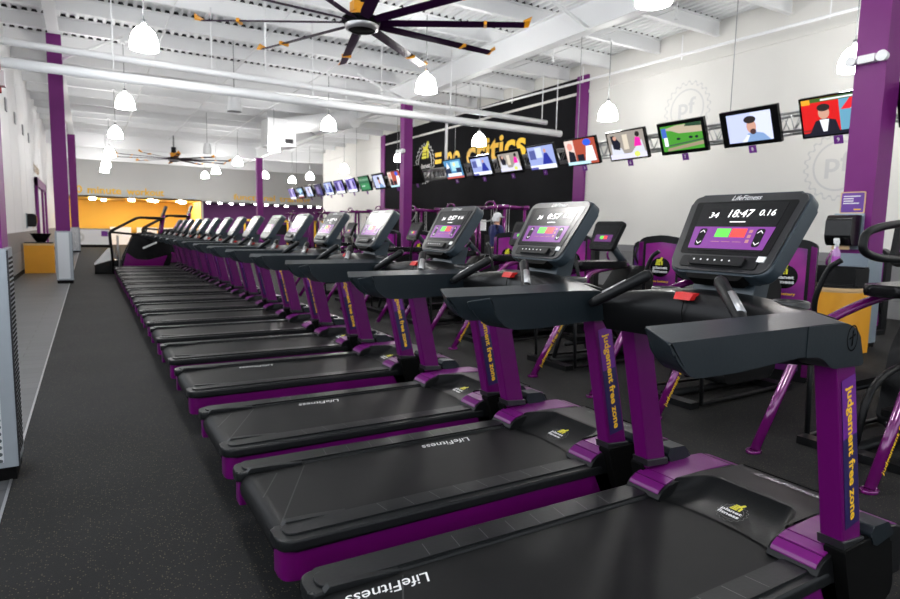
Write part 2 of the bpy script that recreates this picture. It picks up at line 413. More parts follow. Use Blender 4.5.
def gear_poly(P, bm, r, teeth, d, w, mi=0):
    """outline ring of a cog wheel and a plain inner ring, as thin strips"""
    out = []
    for i in range(teeth):
        a = 2*PI*i/teeth; s = 2*PI/teeth
        for f, rr in ((0.0, r*0.9), (0.2, r), (0.5, r), (0.7, r*0.9)): out.append((a+f*s, rr))
    n = len(out)
    for i in range(n):
        a0, r0 = out[i]; a1, r1 = out[(i+1) % n]
        P.flat(bm, [(r0*math.cos(a0), r0*math.sin(a0)), (r1*math.cos(a1), r1*math.sin(a1)), ((r1-w)*math.cos(a1), (r1-w)*math.sin(a1)), ((r0-w)*math.cos(a0), (r0-w)*math.sin(a0))], d, mi)
    for i in range(40):
        a0, a1 = 2*PI*i/40, 2*PI*(i+1)/40; ra, rb = r*0.72, r*0.72-w
        P.flat(bm, [(ra*math.cos(a0), ra*math.sin(a0)), (ra*math.cos(a1), ra*math.sin(a1)), (rb*math.cos(a1), rb*math.sin(a1)), (rb*math.cos(a0), rb*math.sin(a0))], d, mi)
def wall_gear(y, z, r, label):
    P = WR(y, z, 0.004); bm = bmesh.new(); gear_poly(P, bm, r, 22, 0, 0.035)
    o = mesh_from('gear_emblem', bm, GEARM); tag(o, label, 'wall emblem', 'faded cog emblems on the off-white wall')
    P.text('emblem_letters', 'pf', 0, 0.02, r*0.72, r*0.75, 0.001, GEARM, o, bold=0.02)
wall_gear(9.35, 4.12, 0.62, 'faded grey cog emblem painted above the racetrack television')
wall_gear(6.02, 2.62, 0.62, 'faded grey cog emblem painted low behind the near purple column')
# thumbs-up style round logo on the mural beside the slogan
def thumb(P, bm, s, cx, cy, d, mi):
    for k in range(4): P.flat(bm, rpoly([(cx-(0.52-0.05*k)*s, cy-(0.36-0.2*k)*s), (cx+0.14*s, cy-(0.36-0.2*k)*s), (cx+0.14*s, cy-(0.20-0.2*k)*s), (cx-(0.52-0.05*k)*s, cy-(0.20-0.2*k)*s)], 0.07*s), d, mi)
    P.flat(bm, rpoly([(cx-0.05*s, cy+0.2*s), (cx+0.22*s, cy+0.1*s), (cx+0.45*s, cy+0.62*s), (cx+0.22*s, cy+0.72*s)], 0.08*s), d+0.0004, mi)
    P.flat(bm, rpoly([(cx+0.22*s, cy-0.36*s), (cx+0.42*s, cy-0.36*s), (cx+0.42*s, cy+0.2*s), (cx+0.22*s, cy+0.2*s)], 0.05*s), d, mi)
P = WR(21.65, 3.95, 0.02); bm = bmesh.new(); gear_poly(P, bm, 0.80, 24, 0, 0.05, 0)
thumb(P, bm, 0.62, 0.05, 0.42, 0.002, 1)
o = mesh_from('cog_logo', bm, [GEARM, YELLOW2]); tag(o, 'round grey cog logo with a yellow thumb on the charcoal mural', 'wall logo')
P.text('logo_letters', 'planet\nfitness', 0, -0.22, 0.95, 0.45, 0.004, GEARM, o, bold=0.03)

# ------------------------------------------------------------------ columns
def column(x, y, ztop, w, label, clad):
    bm = bmesh.new(); h = w/2; fl = 0.014
    box(bm, x-h, x+h, y-h, y+h, clad if clad else 0, ztop)
    o = struct('column', bm, PURPLE_COL, label)
    return o
column(-0.50, 3.87, 5.3, 0.26, 'purple steel column at the edge of the walkway, closest of all', 1.19)
column(-0.47, 16.0, 5.3, 0.27, 'purple steel column on the walkway edge beside the yellow bin', 1.15)
column(-0.49, 33.0, 5.3, 0.30, 'purple steel column at the far end of the walkway', 1.15)
column(7.95, 16.0, 4.98, 0.26, 'purple steel column in front of the charcoal mural', 0)
column(7.98, 33.6, 4.98, 0.30, 'far purple steel column before the purple room', 0)
column(8.15, 3.88, 4.98, 0.34, 'wide purple steel column beside the paper towel dispenser', 1.15)
def cladding(x, y, w, h, label):
    t = thing('column_cladding', label, 'column cladding', (x, y, 0)); q = w/2
    bm = bmesh.new(); box(bm, -q, q, -q, q, 0.0, 0.07); mesh_from('base', bm, BLACKM, t)
    bm = bmesh.new(); box(bm, -q-0.01, q+0.01, -q-0.01, q+0.01, 0.07, h-0.002); mesh_from('cover', bm, CLAD, t)
    bm = bmesh.new(); box(bm, -q+0.03, q-0.05, -q-0.014, -q-0.011, 0.1, h-0.03); mesh_from('perforated_panel', bm, PERF, t)
    bm = bmesh.new()
    z = 0.12
    while z < h-0.05: box(bm, q+0.011, q+0.013, -q+0.02, q-0.02, z, z+0.012); z += 0.024
    mesh_from('slot_strip', bm, BLACKM, t)
    bm = bmesh.new(); box(bm, q+0.0105, q+0.018, -q-0.012, -q, 0.07, h-0.01); mesh_from('edge_trim', bm, DARKM, t)
cladding(-0.50, 3.87, 0.27, 1.19, 'pale perforated cladding wrapped round the foot of the closest walkway column')
cladding(-0.47, 16.0, 0.30, 1.15, 'pale perforated cladding wrapped round the second walkway column')
cladding(-0.49, 33.0, 0.32, 1.15, 'pale cladding round the foot of the farthest walkway column')
t = thing('column_cladding', 'blue-grey metal cladding on the foot of the column behind the near yellow bin', 'column cladding', (8.15, 3.88, 0))
bm = bmesh.new(); box(bm, -0.18, 0.18, -0.18, 0.18, 0.06, 1.149); mesh_from('cover', bm, CLADBLUE, t)
bm = bmesh.new(); box(bm, -0.17, 0.17, -0.17, 0.17, 0.0, 0.06); mesh_from('base', bm, BLACKM, t)

# ------------------------------------------------------------------ treadmill
OX = 0.5
OFF = V((-OX, 0, 0))
def tm(name, bm, m, t, smooth=None): return mesh_from(name, bm, m, t, smooth, off=OFF)

def wing_top(x):
    pts = [(1.935, 0.262), (1.95, 0.290), (1.98, 0.308), (2.03, 0.322), (2.20, 0.328), (2.42, 0.320), (2.48, 0.300)]
    for (a, b), (c, d) in zip(pts, pts[1:]):
        if a <= x <= c: return b+(d-b)*(x-a)/(c-a)
    return pts[0][1] if x < pts[0][0] else pts[-1][1]

def make_treadmill(loc, label, timer, logo_x=None):
    t = thing('treadmill', label, 'treadmill', (loc[0]+OX, loc[1], 0), 'row of black and purple treadmills')
    for s in (-1, 1):
        # purple side frame
        a, b = 0.283*s, 0.400*s
        bm = bmesh.new(); slab(bm, rpoly([(0.525, a), (0.525, b), (2.3, b), (2.3, a)], [0.01, 0.085, 0, 0]), 0.105, 0.216, bev=0.004)
        tm('side_frame', bm, PURPLE, t, 35)
        # black foot rail with a raised inner strip, pale marks and a lip round the belt end
        a, b = 0.272*s, 0.408*s
        bm = bmesh.new(); slab(bm, rpoly([(0.512, a), (0.512, b), (2.0, b), (2.0, a)], [0.02, 0.09, 0, 0]), 0.214, 0.258, bev=0.012)
        slab(bm, rpoly([(0.545, 0.285*s), (0.545, 0.372*s), (1.96, 0.372*s), (1.96, 0.285*s)], 0.04), 0.255, 0.266, bev=0.004)
        prism(bm, [(0.555, 0.258), (0.57, 0.273), (0.66, 0.270), (0.80, 0.262), (0.80, 0.25), (0.555, 0.25)], 0.262*s, 0.292*s, bev=0.004)
        tm('foot_rail', bm, RAILTOP, t, 35)
        bm = bmesh.new()
        for k in range(8):
            xx = 0.92+0.115*k
            bm.faces.new([bm.verts.new((xx+q[0], q[1]*s, 0.2668)) for q in ((0, 0.290), (0.003, 0.290), (0.003+0.01, 0.365), (0.01, 0.365))])
        tm('stripe_pattern', bm, GREY_INK, t)
        # motor cover wing with purple panels
        y0, y1 = 0.225*s, 0.400*s
        xs = [1.935, 1.945, 1.96, 1.98, 2.03, 2.2, 2.42, 2.48]
        bm = bmesh.new(); prism(bm, [(xx, wing_top(xx)-0.003) for xx in xs]+[(2.50, 0.25), (2.50, 0.12), (2.0, 0.12), (1.95, 0.235)], y0, y1, bev=0.008)
        w = tm('cover_wing', bm, BLACK, t, 35)
        bm = bmesh.new()
        for xa, xb in ((1.944, 1.980), (1.988, 2.030), (2.038, 2.465)):
            n = 6
            top = [(xa+(xb-xa)*i/n, wing_top(xa+(xb-xa)*i/n)+0.001) for i in range(n+1)]
            prism(bm, top+[(p[0], p[1]-0.006) for p in reversed(top)], y0+0.012*s, y1-0.012*s)
        tm('wing_panel', bm, PURPLE_HOOD, w)
        # side box at the foot of the upright
        y0, y1 = 0.375*s, 0.442*s
        bm = bmesh.new(); prism(bm, rpoly([(2.00, 0.345), (2.16, 0.355), (2.19, 0.35), (2.30, 0.325), (2.345, 0.14), (2.32, 0.09), (2.11, 0.09), (2.06, 0.16)], [0.01, 0, 0.02, 0.02, 0.03, 0.02, 0.02, 0.04]), y0, y1, bev=0.008)
        bb = tm('side_box', bm, BLACKM, t, 35)
        bm = bmesh.new(); prism(bm, rpoly([(2.15, 0.365), (2.165, 0.392), (2.26, 0.388), (2.308, 0.335), (2.195, 0.318), (2.17, 0.33)], 0.008), 0.365*s, 0.446*s, bev=0.006)
        tm('box_cap', bm, RAILM, bb, 35)
        # leaning purple upright
        y0, y1 = 0.356*s, 0.428*s
        ux = lambda z: 2.02-(z-0.37)*0.222
        bm = bmesh.new(); prism(bm, [(ux(0.33)-0.012, 0.33), (ux(0.33)+0.104, 0.33), (ux(1.0)+0.096, 1.0), (ux(1.0)-0.012, 1.0)], y0, y1, bev=0.010)
        u = tm('upright', bm, PURPLE, t, 35)
        bm = bmesh.new(); prism(bm, [(ux(0.37)-0.018, 0.372), (ux(0.37)+0.112, 0.362), (ux(0.335)+0.112, 0.330), (ux(0.335)-0.018, 0.340)], 0.350*s, 0.434*s, bev=0.004)
        tm('collar', bm, DARKM, u)
        up = V((-0.2167, 0, 0.9762))
        P = Plane((ux(0.66)+0.046, 0.4285*s, 0.66), (-up.x, 0, -up.z), (up.z, 0, -up.x), OFF) if s < 0 else Plane((ux(0.66)+0.046, 0.4285*s, 0.66), (up.x, 0, up.z), (up.z, 0, -up.x), OFF)
        bm = bmesh.new(); P.plate(bm, [(-0.25, -0.040), (0.25, -0.040), (0.25, 0.040), (-0.25, 0.040)], 0, 0.0012, 0)
        P.plate(bm, [(-0.255*1, -0.0385), (-0.06, -0.0385), (-0.06, 0.0385), (-0.255, 0.0385)], 0.0012, 0.0015, 1)
        P.mesh('label_strip', bm, [NAVY, LABELP], u)
        P.text('slogan', 'judgement free zone', 0.0, 0.0, 0.455, 0.046, 0.0022, YELLOW, u, bold=0.03)
        # handrail arm, scooped at its free end
        prof = rpoly([(1.158, 1.088), (1.78, 1.092), (1.90, 1.090), (1.975, 1.06), (2.012, 0.940), (1.83, 0.945), (1.775, 0.988), (1.68, 0.994), (1.38, 0.980), (1.245, 0.982), (1.19, 1.03)],
                     [0.006, 0, 0.04, 0.03, 0.02, 0.03, 0.03, 0.02, 0, 0.05, 0.05])
        bm = bmesh.new(); prism(bm, prof, 0.335*s, 0.435*s, bev=0.008, seg=2)
        for v in bm.verts:
            if abs(v.co.y) > 0.39 and v.co.x < 1.35: v.co.x -= 0.028
            if v.co.z > 1.05: v.co.z -= 0.020*(abs(v.co.y)-0.345)/0.09-0.008
        hr = tm('handrail', bm, RAILM, t, 35)
        bm = bmesh.new(); prism(bm, rpoly([(1.695, 1.078), (1.90, 1.076), (1.970, 1.050), (2.013, 0.942), (1.83, 0.947), (1.775, 0.986), (1.695, 0.992)], [0, 0.05, 0.05, 0.02, 0.03, 0.03, 0]), 0.434*s, 0.4375*s)
        tm('end_cover', bm, RAILM, hr)
        P = Plane((1.93, 0.4378*s, 1.030), (s*-1.0 if s > 0 else 1.0, 0, 0), (0, 0, 1), OFF)
        if s < 0:
            bm = bmesh.new()
            for k in range(24):
                a0, a1 = 2*PI*k/24, 2*PI*(k+1)/24
                P.flat(bm, [(0.030*math.cos(a0), 0.040*math.sin(a0)), (0.030*math.cos(a1), 0.040*math.sin(a1)), (0.026*math.cos(a1), 0.035*math.sin(a1)), (0.026*math.cos(a0), 0.035*math.sin(a0))], 0.0006)
            P.flat(bm, [(-0.004, -0.026), (0.004, -0.022), (0.006, 0.028), (-0.002, 0.022)], 0.0006)
            P.flat(bm, [(-0.016, -0.004), (0.016, 0.008), (0.014, 0.014), (-0.016, 0.002)], 0.0008)
            P.mesh('round_emblem', bm, BLACKG, hr)
        # short hand grip with pulse sensor
        A, B = V((1.60, 0.315*s, 1.06)), V((1.715, 0.135*s, 1.186))
        bm = bmesh.new(); tube(bm, [A, A.lerp(B, 0.1), A.lerp(B, 0.93), B], [0.014, 0.019, 0.0215, 0.014], 14)
        g = tm('hand_grip', bm, BLACK, t, 'all')
        bm = bmesh.new(); Q = V((0, 0.0065*s, 0.004)); tube(bm, [A.lerp(B, 0.26)+Q, A.lerp(B, 0.64)+Q], 0.0170, 14); tm('pulse_sensor', bm, SILVER, g, 'all')
        # cup holder ring
        bm = bmesh.new()
        cx, cy = 1.93, 0.245*s
        lathe(bm, [(0.040, 1.06), (0.045, 1.116), (0.050, 1.121), (0.056, 1.117), (0.056, 1.10)], (cx, cy), 24)
        tm('cup_holder', bm, BEZEL, t, 'all')
        # feet
        for fx in (0.66, 2.20):
            bm = bmesh.new(); cyl(bm, (fx, 0.34*s), 0.028, 0.0, 0.11, 14); tm('foot', bm, BLACKM, t)
    # belt
    bm = bmesh.new()
    prof = [(2.02, 0.250), (0.585, 0.250)]
    for k in range(1, 9):
        a = PI/2+PI*k/8; prof.append((0.585+0.062*math.cos(a), 0.188+0.062*math.sin(a)))
    prof += [(2.02, 0.126)]
    prism(bm, prof, -0.27, 0.27)
    belt = tm('belt', bm, BELT, t, 35)
    bm = bmesh.new()
    for (xa, ya, xb, yb) in ((0.56, -0.25, 0.80, 0.25),):
        bm.faces.new([bm.verts.new(p) for p in ((xa, ya, 0.2506), (xa+0.006, ya, 0.2506), (xb+0.006, yb, 0.2506), (xb, yb, 0.2506))])
    bm.faces.new([bm.verts.new(p) for p in ((0.556, 0.0, 0.2506), (0.562, 0.0, 0.2506), (0.675, 0.22, 0.2506), (0.669, 0.22, 0.2506))])
    tm('belt_seam', bm, SEAM, belt)
    if logo_x:
        text('belt_logo', 'LifeFitness', (logo_x, 0.205, 0.2510), (-1, 0, 0), (0, -1, 0), 0.28, 0.050, WHITE_INK, belt, bold=0.004, shear=0.35, off=OFF)
    bm = bmesh.new(); box(bm, 0.68, 2.3, -0.282, 0.282, 0.10, 0.124); tm('deck_frame', bm, BLACKM, t)
    # motor cover: concave ramp, raised plate
    bm = bmesh.new()
    M = 24; grid = []
    gs = [0, 0.15, 0.3, 0.45, 0.6, 0.7, 0.8, 0.87, 0.93, 0.97, 1.0]
    yy_ = [-0.232+0.464*j/M for j in range(M+1)]
    zt = lambda x: 0.328-0.020*max(0, (x-2.2)/0.28)
    def lip(y): k = abs(y)/0.232; return 2.205-0.17*max(0, (k-0.62)/0.38)**2.2
    for g in gs: grid.append([bm.verts.new((2.0-0.03*(abs(y)/0.232)**2+(lip(y)-2.0+0.03*(abs(y)/0.232)**2)*g, y, 0.255+(zt(lip(y))-0.255)*(0.10*g+0.90*g**3.0))) for y in yy_])
    for g in (0.03, 0.1, 0.4, 0.7, 1.0): grid.append([bm.verts.new((lip(y)+(2.485-lip(y))*g, y, zt(lip(y)+(2.485-lip(y))*g)+(0.003 if g < 0.5 else 0))) for y in yy_])
    for i in range(len(grid)-1):
        for j in range(M): bm.faces.new((grid[i][j], grid[i+1][j], grid[i+1][j+1], grid[i][j+1]))
    fr = [bm.verts.new((2.50, v.co.y, 0.13)) for v in grid[-1]]
    for j in range(M): bm.faces.new((grid[-1][j], fr[j], fr[j+1], grid[-1][j+1]))
    mc = tm('motor_cover', bm, BLACK, t, 24)
    bm = bmesh.new(); box(bm, 2.478, 2.492, -0.22, 0.22, 0.296, 0.312); tm('cover_edge_gap', bm, BLACKM, mc)
    sl = V((0.165, 0, 0.040)).normalized()
    P = Plane((2.075, -0.005, 0.272), (0, -1, 0), sl, OFF)
    bm = bmesh.new(); gear_poly(P, bm, 0.058, 16, 0.0015, 0.0025, 0); thumb(P, bm, 0.046, 0.0, 0.034, 0.004, 1)
    P.mesh('cover_badge', bm, [GREY_INK, YELLOW2], mc)
    P.text('badge_letters', 'planet\nfitness', -0.003, -0.008, 0.088, 0.040, 0.005, WHITE_INK, mc, bold=0.03)
    text('cover_logo', 'LifeFitness', (2.415, -0.03, 0.3185), (0, -1, 0), (1, 0, -0.06), 0.30, 0.038, CHROME, mc, bold=0.004, shear=0.35, off=OFF)
    # dashboard between the arms
    bm = bmesh.new()
    segs = 16; rings = []
    for j in range(segs+1):
        yy = -0.345+0.69*j/segs; c = 1-(abs(yy)/0.345)**2.2
        xr = 1.735-0.045*(1-c); top = 1.095+0.034*c
        ring = [(xr+0.03, 0.955), (xr, 1.00), (xr-0.01, 1.06), (xr+0.01, top-0.012), (xr+0.035, top), (1.90, top+0.002), (2.01, top-0.022), (2.06, 1.04), (2.06, 0.95), (1.95, 0.925)]
        rings.append([bm.verts.new((p[0], yy, p[1])) for p in ring])
    for a, b in zip(rings, rings[1:]):
        n = len(a)
        for k in range(n): bm.faces.new((a[k], a[(k+1)%n], b[(k+1)%n], b[k]))
    bm.faces.new(rings[0]); bm.faces.new(rings[-1])
    ds = tm('dashboard', bm, DASHM, t, 45)
    bm = bmesh.new(); extr(bm, [(1.714, -0.030, 1.106), (1.714, 0.034, 1.106), (1.730, 0.038, 1.129), (1.730, -0.034, 1.129)], (0.03, 0, 0.0)); tm('stop_clip', bm, RED, t)
    bm = bmesh.new(); tube(bm, bend([(1.73, 0.0, 1.12), (1.715, 0.0, 1.06), (1.74, 0.0, 0.99)]), 0.002, 6); tm('safety_cord', bm, BLACKM, t)
    # neck and console
    cu, cv = V((0, -1, 0)), V((0.534, 0, 0.8455))
    P = Plane((1.870, 0, 1.190), cu, cv, OFF)
    bm = bmesh.new()
    extr(bm, [(1.92, -0.12, 1.11), (2.03, -0.10, 1.10), (2.03, 0.10, 1.10), (1.92, 0.12, 1.11)], (0.03, 0, 0.12))
    tm('console_neck', bm, SHELL, t)
    outline = rpoly([(-0.196, 0.0), (0.196, 0.0), (0.232, 0.338), (-0.232, 0.338)], [0.05, 0.05, 0.045, 0.045], 6)
    inner = rpoly([(-0.190, 0.008), (0.190, 0.008), (0.224, 0.330), (-0.224, 0.330)], [0.045, 0.045, 0.04, 0.04], 6)
    bm = bmesh.new(); P.plate(bm, outline, -0.060, 0.0, 0, bev=0.012, seg=3)
    cs = P.mesh('console', bm, SHELL, t, 35)
    bm = bmesh.new(); P.plate(bm, inner, -0.004, 0.006, 0, bev=0.005, seg=2)
    P.mesh('bezel', bm, BEZEL, cs, 35)
    bm = bmesh.new(); P.plate(bm, rpoly([(-0.170, 0.075), (0.170, 0.075), (0.196, 0.300), (-0.196, 0.300)], 0.012), 0.006, 0.0075); P.mesh('display_surround', bm, BLACKG, cs)
    bm = bmesh.new(); P.plate(bm, rpoly([(-0.145, 0.090), (0.145, 0.090), (0.165, 0.292), (-0.165, 0.292)], 0.006), 0.0075, 0.0088); P.mesh('screen', bm, GLASSB, cs)
    bm = bmesh.new()
    P.flat(bm, [(-0.146, 0.098), (0.146, 0.098), (0.157, 0.190), (-0.157, 0.190)], 0.0092, 0)
    P.rect(bm, -0.058, -0.002, 0.146, 0.182, 0.0096, 1); P.rect(bm, 0.002, 0.060, 0.146, 0.182, 0.0096, 2)
    for sx in (-0.112, 0.112): P.flat(bm, rpoly([(sx-0.014, 0.108), (sx+0.014, 0.108), (sx+0.016, 0.182), (sx-0.016, 0.182)], 0.012), 0.0096, 3)
    for sx in (-0.112, 0.112):
        for cy, k in ((0.170, 1), (0.121, -1)):
            for q in (-1, 1): P.flat(bm, [(sx, cy+0.006*k), (sx+0.010*q, cy-0.004*k), (sx+0.010*q, cy-0.008*k), (sx, cy+0.002*k)], 0.0100, 4)
    for k in range(3):
        P.rect(bm, -0.062+0.042*k, -0.028+0.042*k, 0.126, 0.128, 0.0098, 5)
        P.rect(bm, 0.070, 0.083, 0.124+0.020*k, 0.137+0.020*k, 0.0098, 5)
    P.mesh('control_panel', bm, [E_(0.20, 0.03, 0.28, 0.75), E_(0.10, 0.62, 0.06, 1.0), E_(0.9, 0.05, 0.04, 1.0), BLACKG, E_(0.9, 0.9, 0.9, 0.9), E_(0.45, 0.2, 0.2, 0.8)], cs)
    W = E_(1.0, 1.0, 1.0, 1.6)
    P.text('reading_time', timer, 0.008, 0.246, 0.094, 0.032, 0.0096, W, cs, bold=0.0, shear=0.15)
    P.text('reading_heart', '34', -0.098, 0.240, 0.036, 0.024, 0.0096, W, cs, bold=-0.004, shear=0.15)
    P.text('reading_distance', '0.16', 0.106, 0.248, 0.056, 0.024, 0.0096, W, cs, bold=-0.004, shear=0.15)
    bm = bmesh.new(); P.rect(bm, -0.022, 0.038, 0.209, 0.212, 0.0096); P.mesh('underline', bm, W, cs)
    P.text('console_logo', 'LifeFitness', 0.0, 0.3155, 0.115, 0.020, 0.0072, WHITE_INK, cs, bold=0.004, shear=0.35)
    bm = bmesh.new(); P.plate(bm, rpoly([(-0.105, 0.026), (0.105, 0.026), (0.110, 0.060), (-0.110, 0.060)], 0.008), 0.006, 0.022, 0, bev=0.004)
    P.plate(bm, rpoly([(-0.15, 0.022), (0.15, 0.022), (0.15, 0.066), (-0.15, 0.066)], 0.012), 0.004, 0.010, 0)
    kp = P.mesh('keypad', bm, BLACK, cs)
    bm = bmesh.new()
    for k in range(6): P.flat(bm, ell(-0.085+0.028*k, 0.044, 0.0035, 0.0035, 8), 0.0224)
    P.mesh('key_pattern', bm, WHITE_INK, cs)
    bm = bmesh.new(); P.plate(bm, [(0.142, 0.052), (0.168, 0.052), (0.170, 0.073), (0.144, 0.073)], 0.006, 0.0106); P.mesh('white_sticker', bm, WHITE_INK, cs)
    bm = bmesh.new(); P.plate(bm, rpoly([(-0.10, -0.02), (0.10, -0.02), (0.12, 0.012), (-0.12, 0.012)], 0.01), -0.05, -0.002, 0); P.mesh('console_chin', bm, BLACKM, cs)
    return t

CY = [1.355, 2.365, 3.350, 4.52, 5.58, 6.62, 7.70, 8.76, 9.82, 10.86, 11.92, 12.98, 14.04, 15.10, 16.16, 17.12]
ORD = ['first', 'second', 'third', 'fourth', 'fifth', 'sixth', 'seventh', 'eighth', 'ninth', 'tenth', 'eleventh', 'twelfth', 'thirteenth', 'fourteenth', 'fifteenth', 'sixteenth and last']
tl = lambda i: ('closest black and purple treadmill, its console reading 18:47' if i == 0 else
                'black and purple treadmill, %s in the row counted from the closest one' % ORD[i])
make_treadmill((0, CY[0]), tl(0), '18:47', 0.737)
T2 = make_treadmill((0, CY[1]), tl(1), '0:57', 1.525)
T3 = dup(T2, (OX, CY[2], 0), tl(2), skip=('belt_logo',))
beltT3 = [o for o in C.objects if o.parent == T3 and o.name.startswith('belt')][0]
text('belt_logo', 'LifeFitness', (1.19, 0.205, 0.2510), (-1, 0, 0), (0, -1, 0), 0.26, 0.050, WHITE_INK, beltT3, bold=0.004, shear=0.35, off=OFF)
for i in range(3, len(CY)):
    sk = ('belt_logo', 'belt_seam') if i < 6 else ('belt_logo', 'belt_seam', 'stripe_pattern', 'round_emblem', 'badge_letters', 'key_pattern', 'white_sticker', 'safety_cord', 'underline', 'cover_edge_gap', 'reading_time', 'reading_heart', 'reading_distance', 'console_logo', 'keypad')
    tt = dup(T2, (OX, CY[i], 0), tl(i), skip=sk)
    if i == 3:
        bt = [o for o in C.objects if o.parent == tt and o.name.startswith('belt')][0]
        text('belt_logo', 'LifeFitness', (1.08, 0.205, 0.2510), (-1, 0, 0), (0, -1, 0), 0.26, 0.050, WHITE_INK, bt, bold=0.004, shear=0.35, off=OFF)

# ------------------------------------------------------------------ ellipticals with graphic front housings
EX = 3.5
EOFF = V((-EX, 0, 0))
def em(name, bm, m, t, smooth=None): return mesh_from(name, bm, m, t, smooth, off=EOFF)
def make_elliptical(y, label):
    t = thing('elliptical_trainer', label, 'elliptical trainer', (EX, y, 0), 'purple elliptical trainers behind the treadmills')
    for s in (-1, 1):
        bm = bmesh.new(); L0 = V((3.49, 0.325*s, 0.015)); L1 = V((3.93, 0.315*s, 0.70))
        tube(bm, [L0, L0.lerp(L1, 0.5)]+bend([L0.lerp(L1, 0.85), L1, (4.10, 0.25*s, 0.82), (4.35, 0.12*s, 0.95), (4.9, 0.07*s, 1.0)], 5), 0.030, 14)
        lg = em('leg', bm, PURPLE_TUBE, t, 'all')
        bm = bmesh.new(); slab(bm, ell(3.485, 0.325*s, 0.058, 0.042, 16), 0.0, 0.018, bev=0.004); em('foot_plate', bm, PURPLE_TUBE, lg)
        if s < 0:
            d = (L1-L0).normalized()
            text('slogan', 'judgement free zone', L0+d*0.33+V((0.008, -0.0322, 0)), (d.x, 0, d.z), (-d.z, 0, d.x), 0.48, 0.044, YELLOW, lg, bold=0.02, off=EOFF)
        bm = bmesh.new(); tube(bm, [(3.98, 0.30*s, 0.72), (4.02, 0.30*s, 0.03), (5.3, 0.24*s, 0.03)], 0.018, 8); em('side_strut', bm, BLACK, t)
        bm = bmesh.new(); slab(bm, rpoly([(4.05, 0.09*s), (4.48, 0.09*s), (4.48, 0.24*s), (4.05, 0.24*s)], 0.03), 0.33+0.06*s, 0.37+0.06*s, bev=0.01)
        pd = em('pedal', bm, BLACKM, t)
        bm = bmesh.new(); tube(bm, [(4.0, 0.165*s, 0.30+0.06*s), (4.7, 0.165*s, 0.30+0.05*s), (5.25, 0.165*s, 0.35)], 0.024, 10); em('pedal_arm', bm, BLACK, t, 'all')
        bm = bmesh.new(); tube(bm, bend([(4.55, 0.32*s, 0.30), (4.20, 0.33*s, 0.62), (4.03, 0.33*s, 0.82), (3.99, 0.31*s, 0.95), (4.0, 0.25*s, 1.14), (4.01, 0.18*s, 1.19)], 5), 0.0175, 10)
        em('moving_arm', bm, BLACK, t, 'all')
    bm = bmesh.new()
    box(bm, 3.9, 4.0, -0.3, 0.3, 0.0, 0.05); box(bm, 5.1, 5.22, -0.31, 0.31, 0, 0.06); tube(bm, [(3.95, 0, 0.04), (5.2, 0, 0.04)], 0.035, 8)
    em('floor_frame', bm, BLACK, t)
    bm = bmesh.new(); tube(bm, bend([(4.0, 0, 0.05), (4.12, 0, 0.45), (4.75, 0, 0.56), (5.2, 0, 0.60)]), 0.022, 10); em('spine_tube', bm, BLACK, t, 'all')
    bm = bmesh.new(); slab(bm, rpoly([(4.15, -0.13), (4.85, -0.16), (4.85, 0.16), (4.15, 0.13)], 0.07), 0.97, 1.045, bev=0.025); em('top_shroud', bm, BLACKG, t, 40)
    bm = bmesh.new(); prism(bm, rpoly([(4.5, 0.08), (5.25, 0.08), (5.25, 0.98), (4.95, 1.0), (4.62, 0.60)], 0.08), -0.13, 0.13, bev=0.03); em('flywheel_cover', bm, BLACK, t, 40)
    bm = bmesh.new(); tube(bm, bend([(4.62, -0.08, 1.46), (4.05, -0.02, 1.405), (3.90, 0.01, 1.36), (3.88, 0.01, 1.25), (4.05, -0.02, 1.205), (4.64, -0.06, 1.20)], 6), 0.024, 10)
    em('handlebar', bm, BLACK, t, 'all')
    bm = bmesh.new(); tube(bm, [(5.0, 0, 0.95), (4.72, 0, 1.22)], 0.04, 10); em('console_post', bm, SHELL, t, 'all')
    # housing with printed graphic
    ya_ = math.radians(26); hu = (math.sin(ya_), -math.cos(ya_), 0)
    P = Plane((5.50, 0, 0), hu, (0, 0, 1), EOFF)
    bm = bmesh.new(); P.plate(bm, rpoly([(-0.25, 0.0), (0.25, 0.0), (0.25, 1.26), (0.18, 1.30), (0, 1.325), (-0.18, 1.30), (-0.25, 1.26)], [0.01, 0.01, 0.03, 0.05, 0.05, 0.05, 0.03]), -0.14, 0.0, 0, bev=0.012)
    hs = P.mesh('front_housing', bm, BLACK, t, 35)
    bm = bmesh.new()
    for q in (-1, 1): P.plate(bm, [(q*0.195, 0.05), (q*0.247, 0.05), (q*0.247, 1.235), (q*0.195, 1.25)], -0.01, 0.012, 0, bev=0.005)
    P.mesh('side_strip', bm, PURPLE_TUBE, hs)
    bm = bmesh.new(); P.plate(bm, rpoly([(-0.168, 0.10), (0.168, 0.10), (0.168, 1.225), (0, 1.245), (-0.168, 1.225)], 0.01), 0.0, 0.006, 0)
    P.mesh('graphic_panel', bm, GRAPH, hs)
    bm = bmesh.new(); gp = Plane((5.50, 0, 0.955), hu, (0, 0, 1), EOFF)
    gp.flat(bm, ell(0, 0.01, 0.110, 0.110, 24), 0.007, 0); thumb(gp, bm, 0.085, -0.01, 0.065, 0.009, 1)
    gp.mesh('graphic_badge', bm, [BLACKG, YELLOW2], hs)
    gp.text('badge_letters', 'planet\nfitness', 0.0, -0.015, 0.165, 0.075, 0.009, WHITE_INK, hs, bold=0.03)
    gp.text('graphic_caption', 'free battery', 0.0, -0.15, 0.20, 0.032, 0.009, YELLOW, hs, bold=0.03)
    # small console
    P = Plane((4.56, 0, 1.165), (0, -1, 0), V((0.42, 0, 0.9)), EOFF)
    bm = bmesh.new(); P.plate(bm, rpoly([(-0.165, 0), (0.165, 0), (0.20, 0.32), (-0.20, 0.32)], 0.03), -0.05, 0, 0, bev=0.01)
    c = P.mesh('console', bm, BLACK, t, 35)
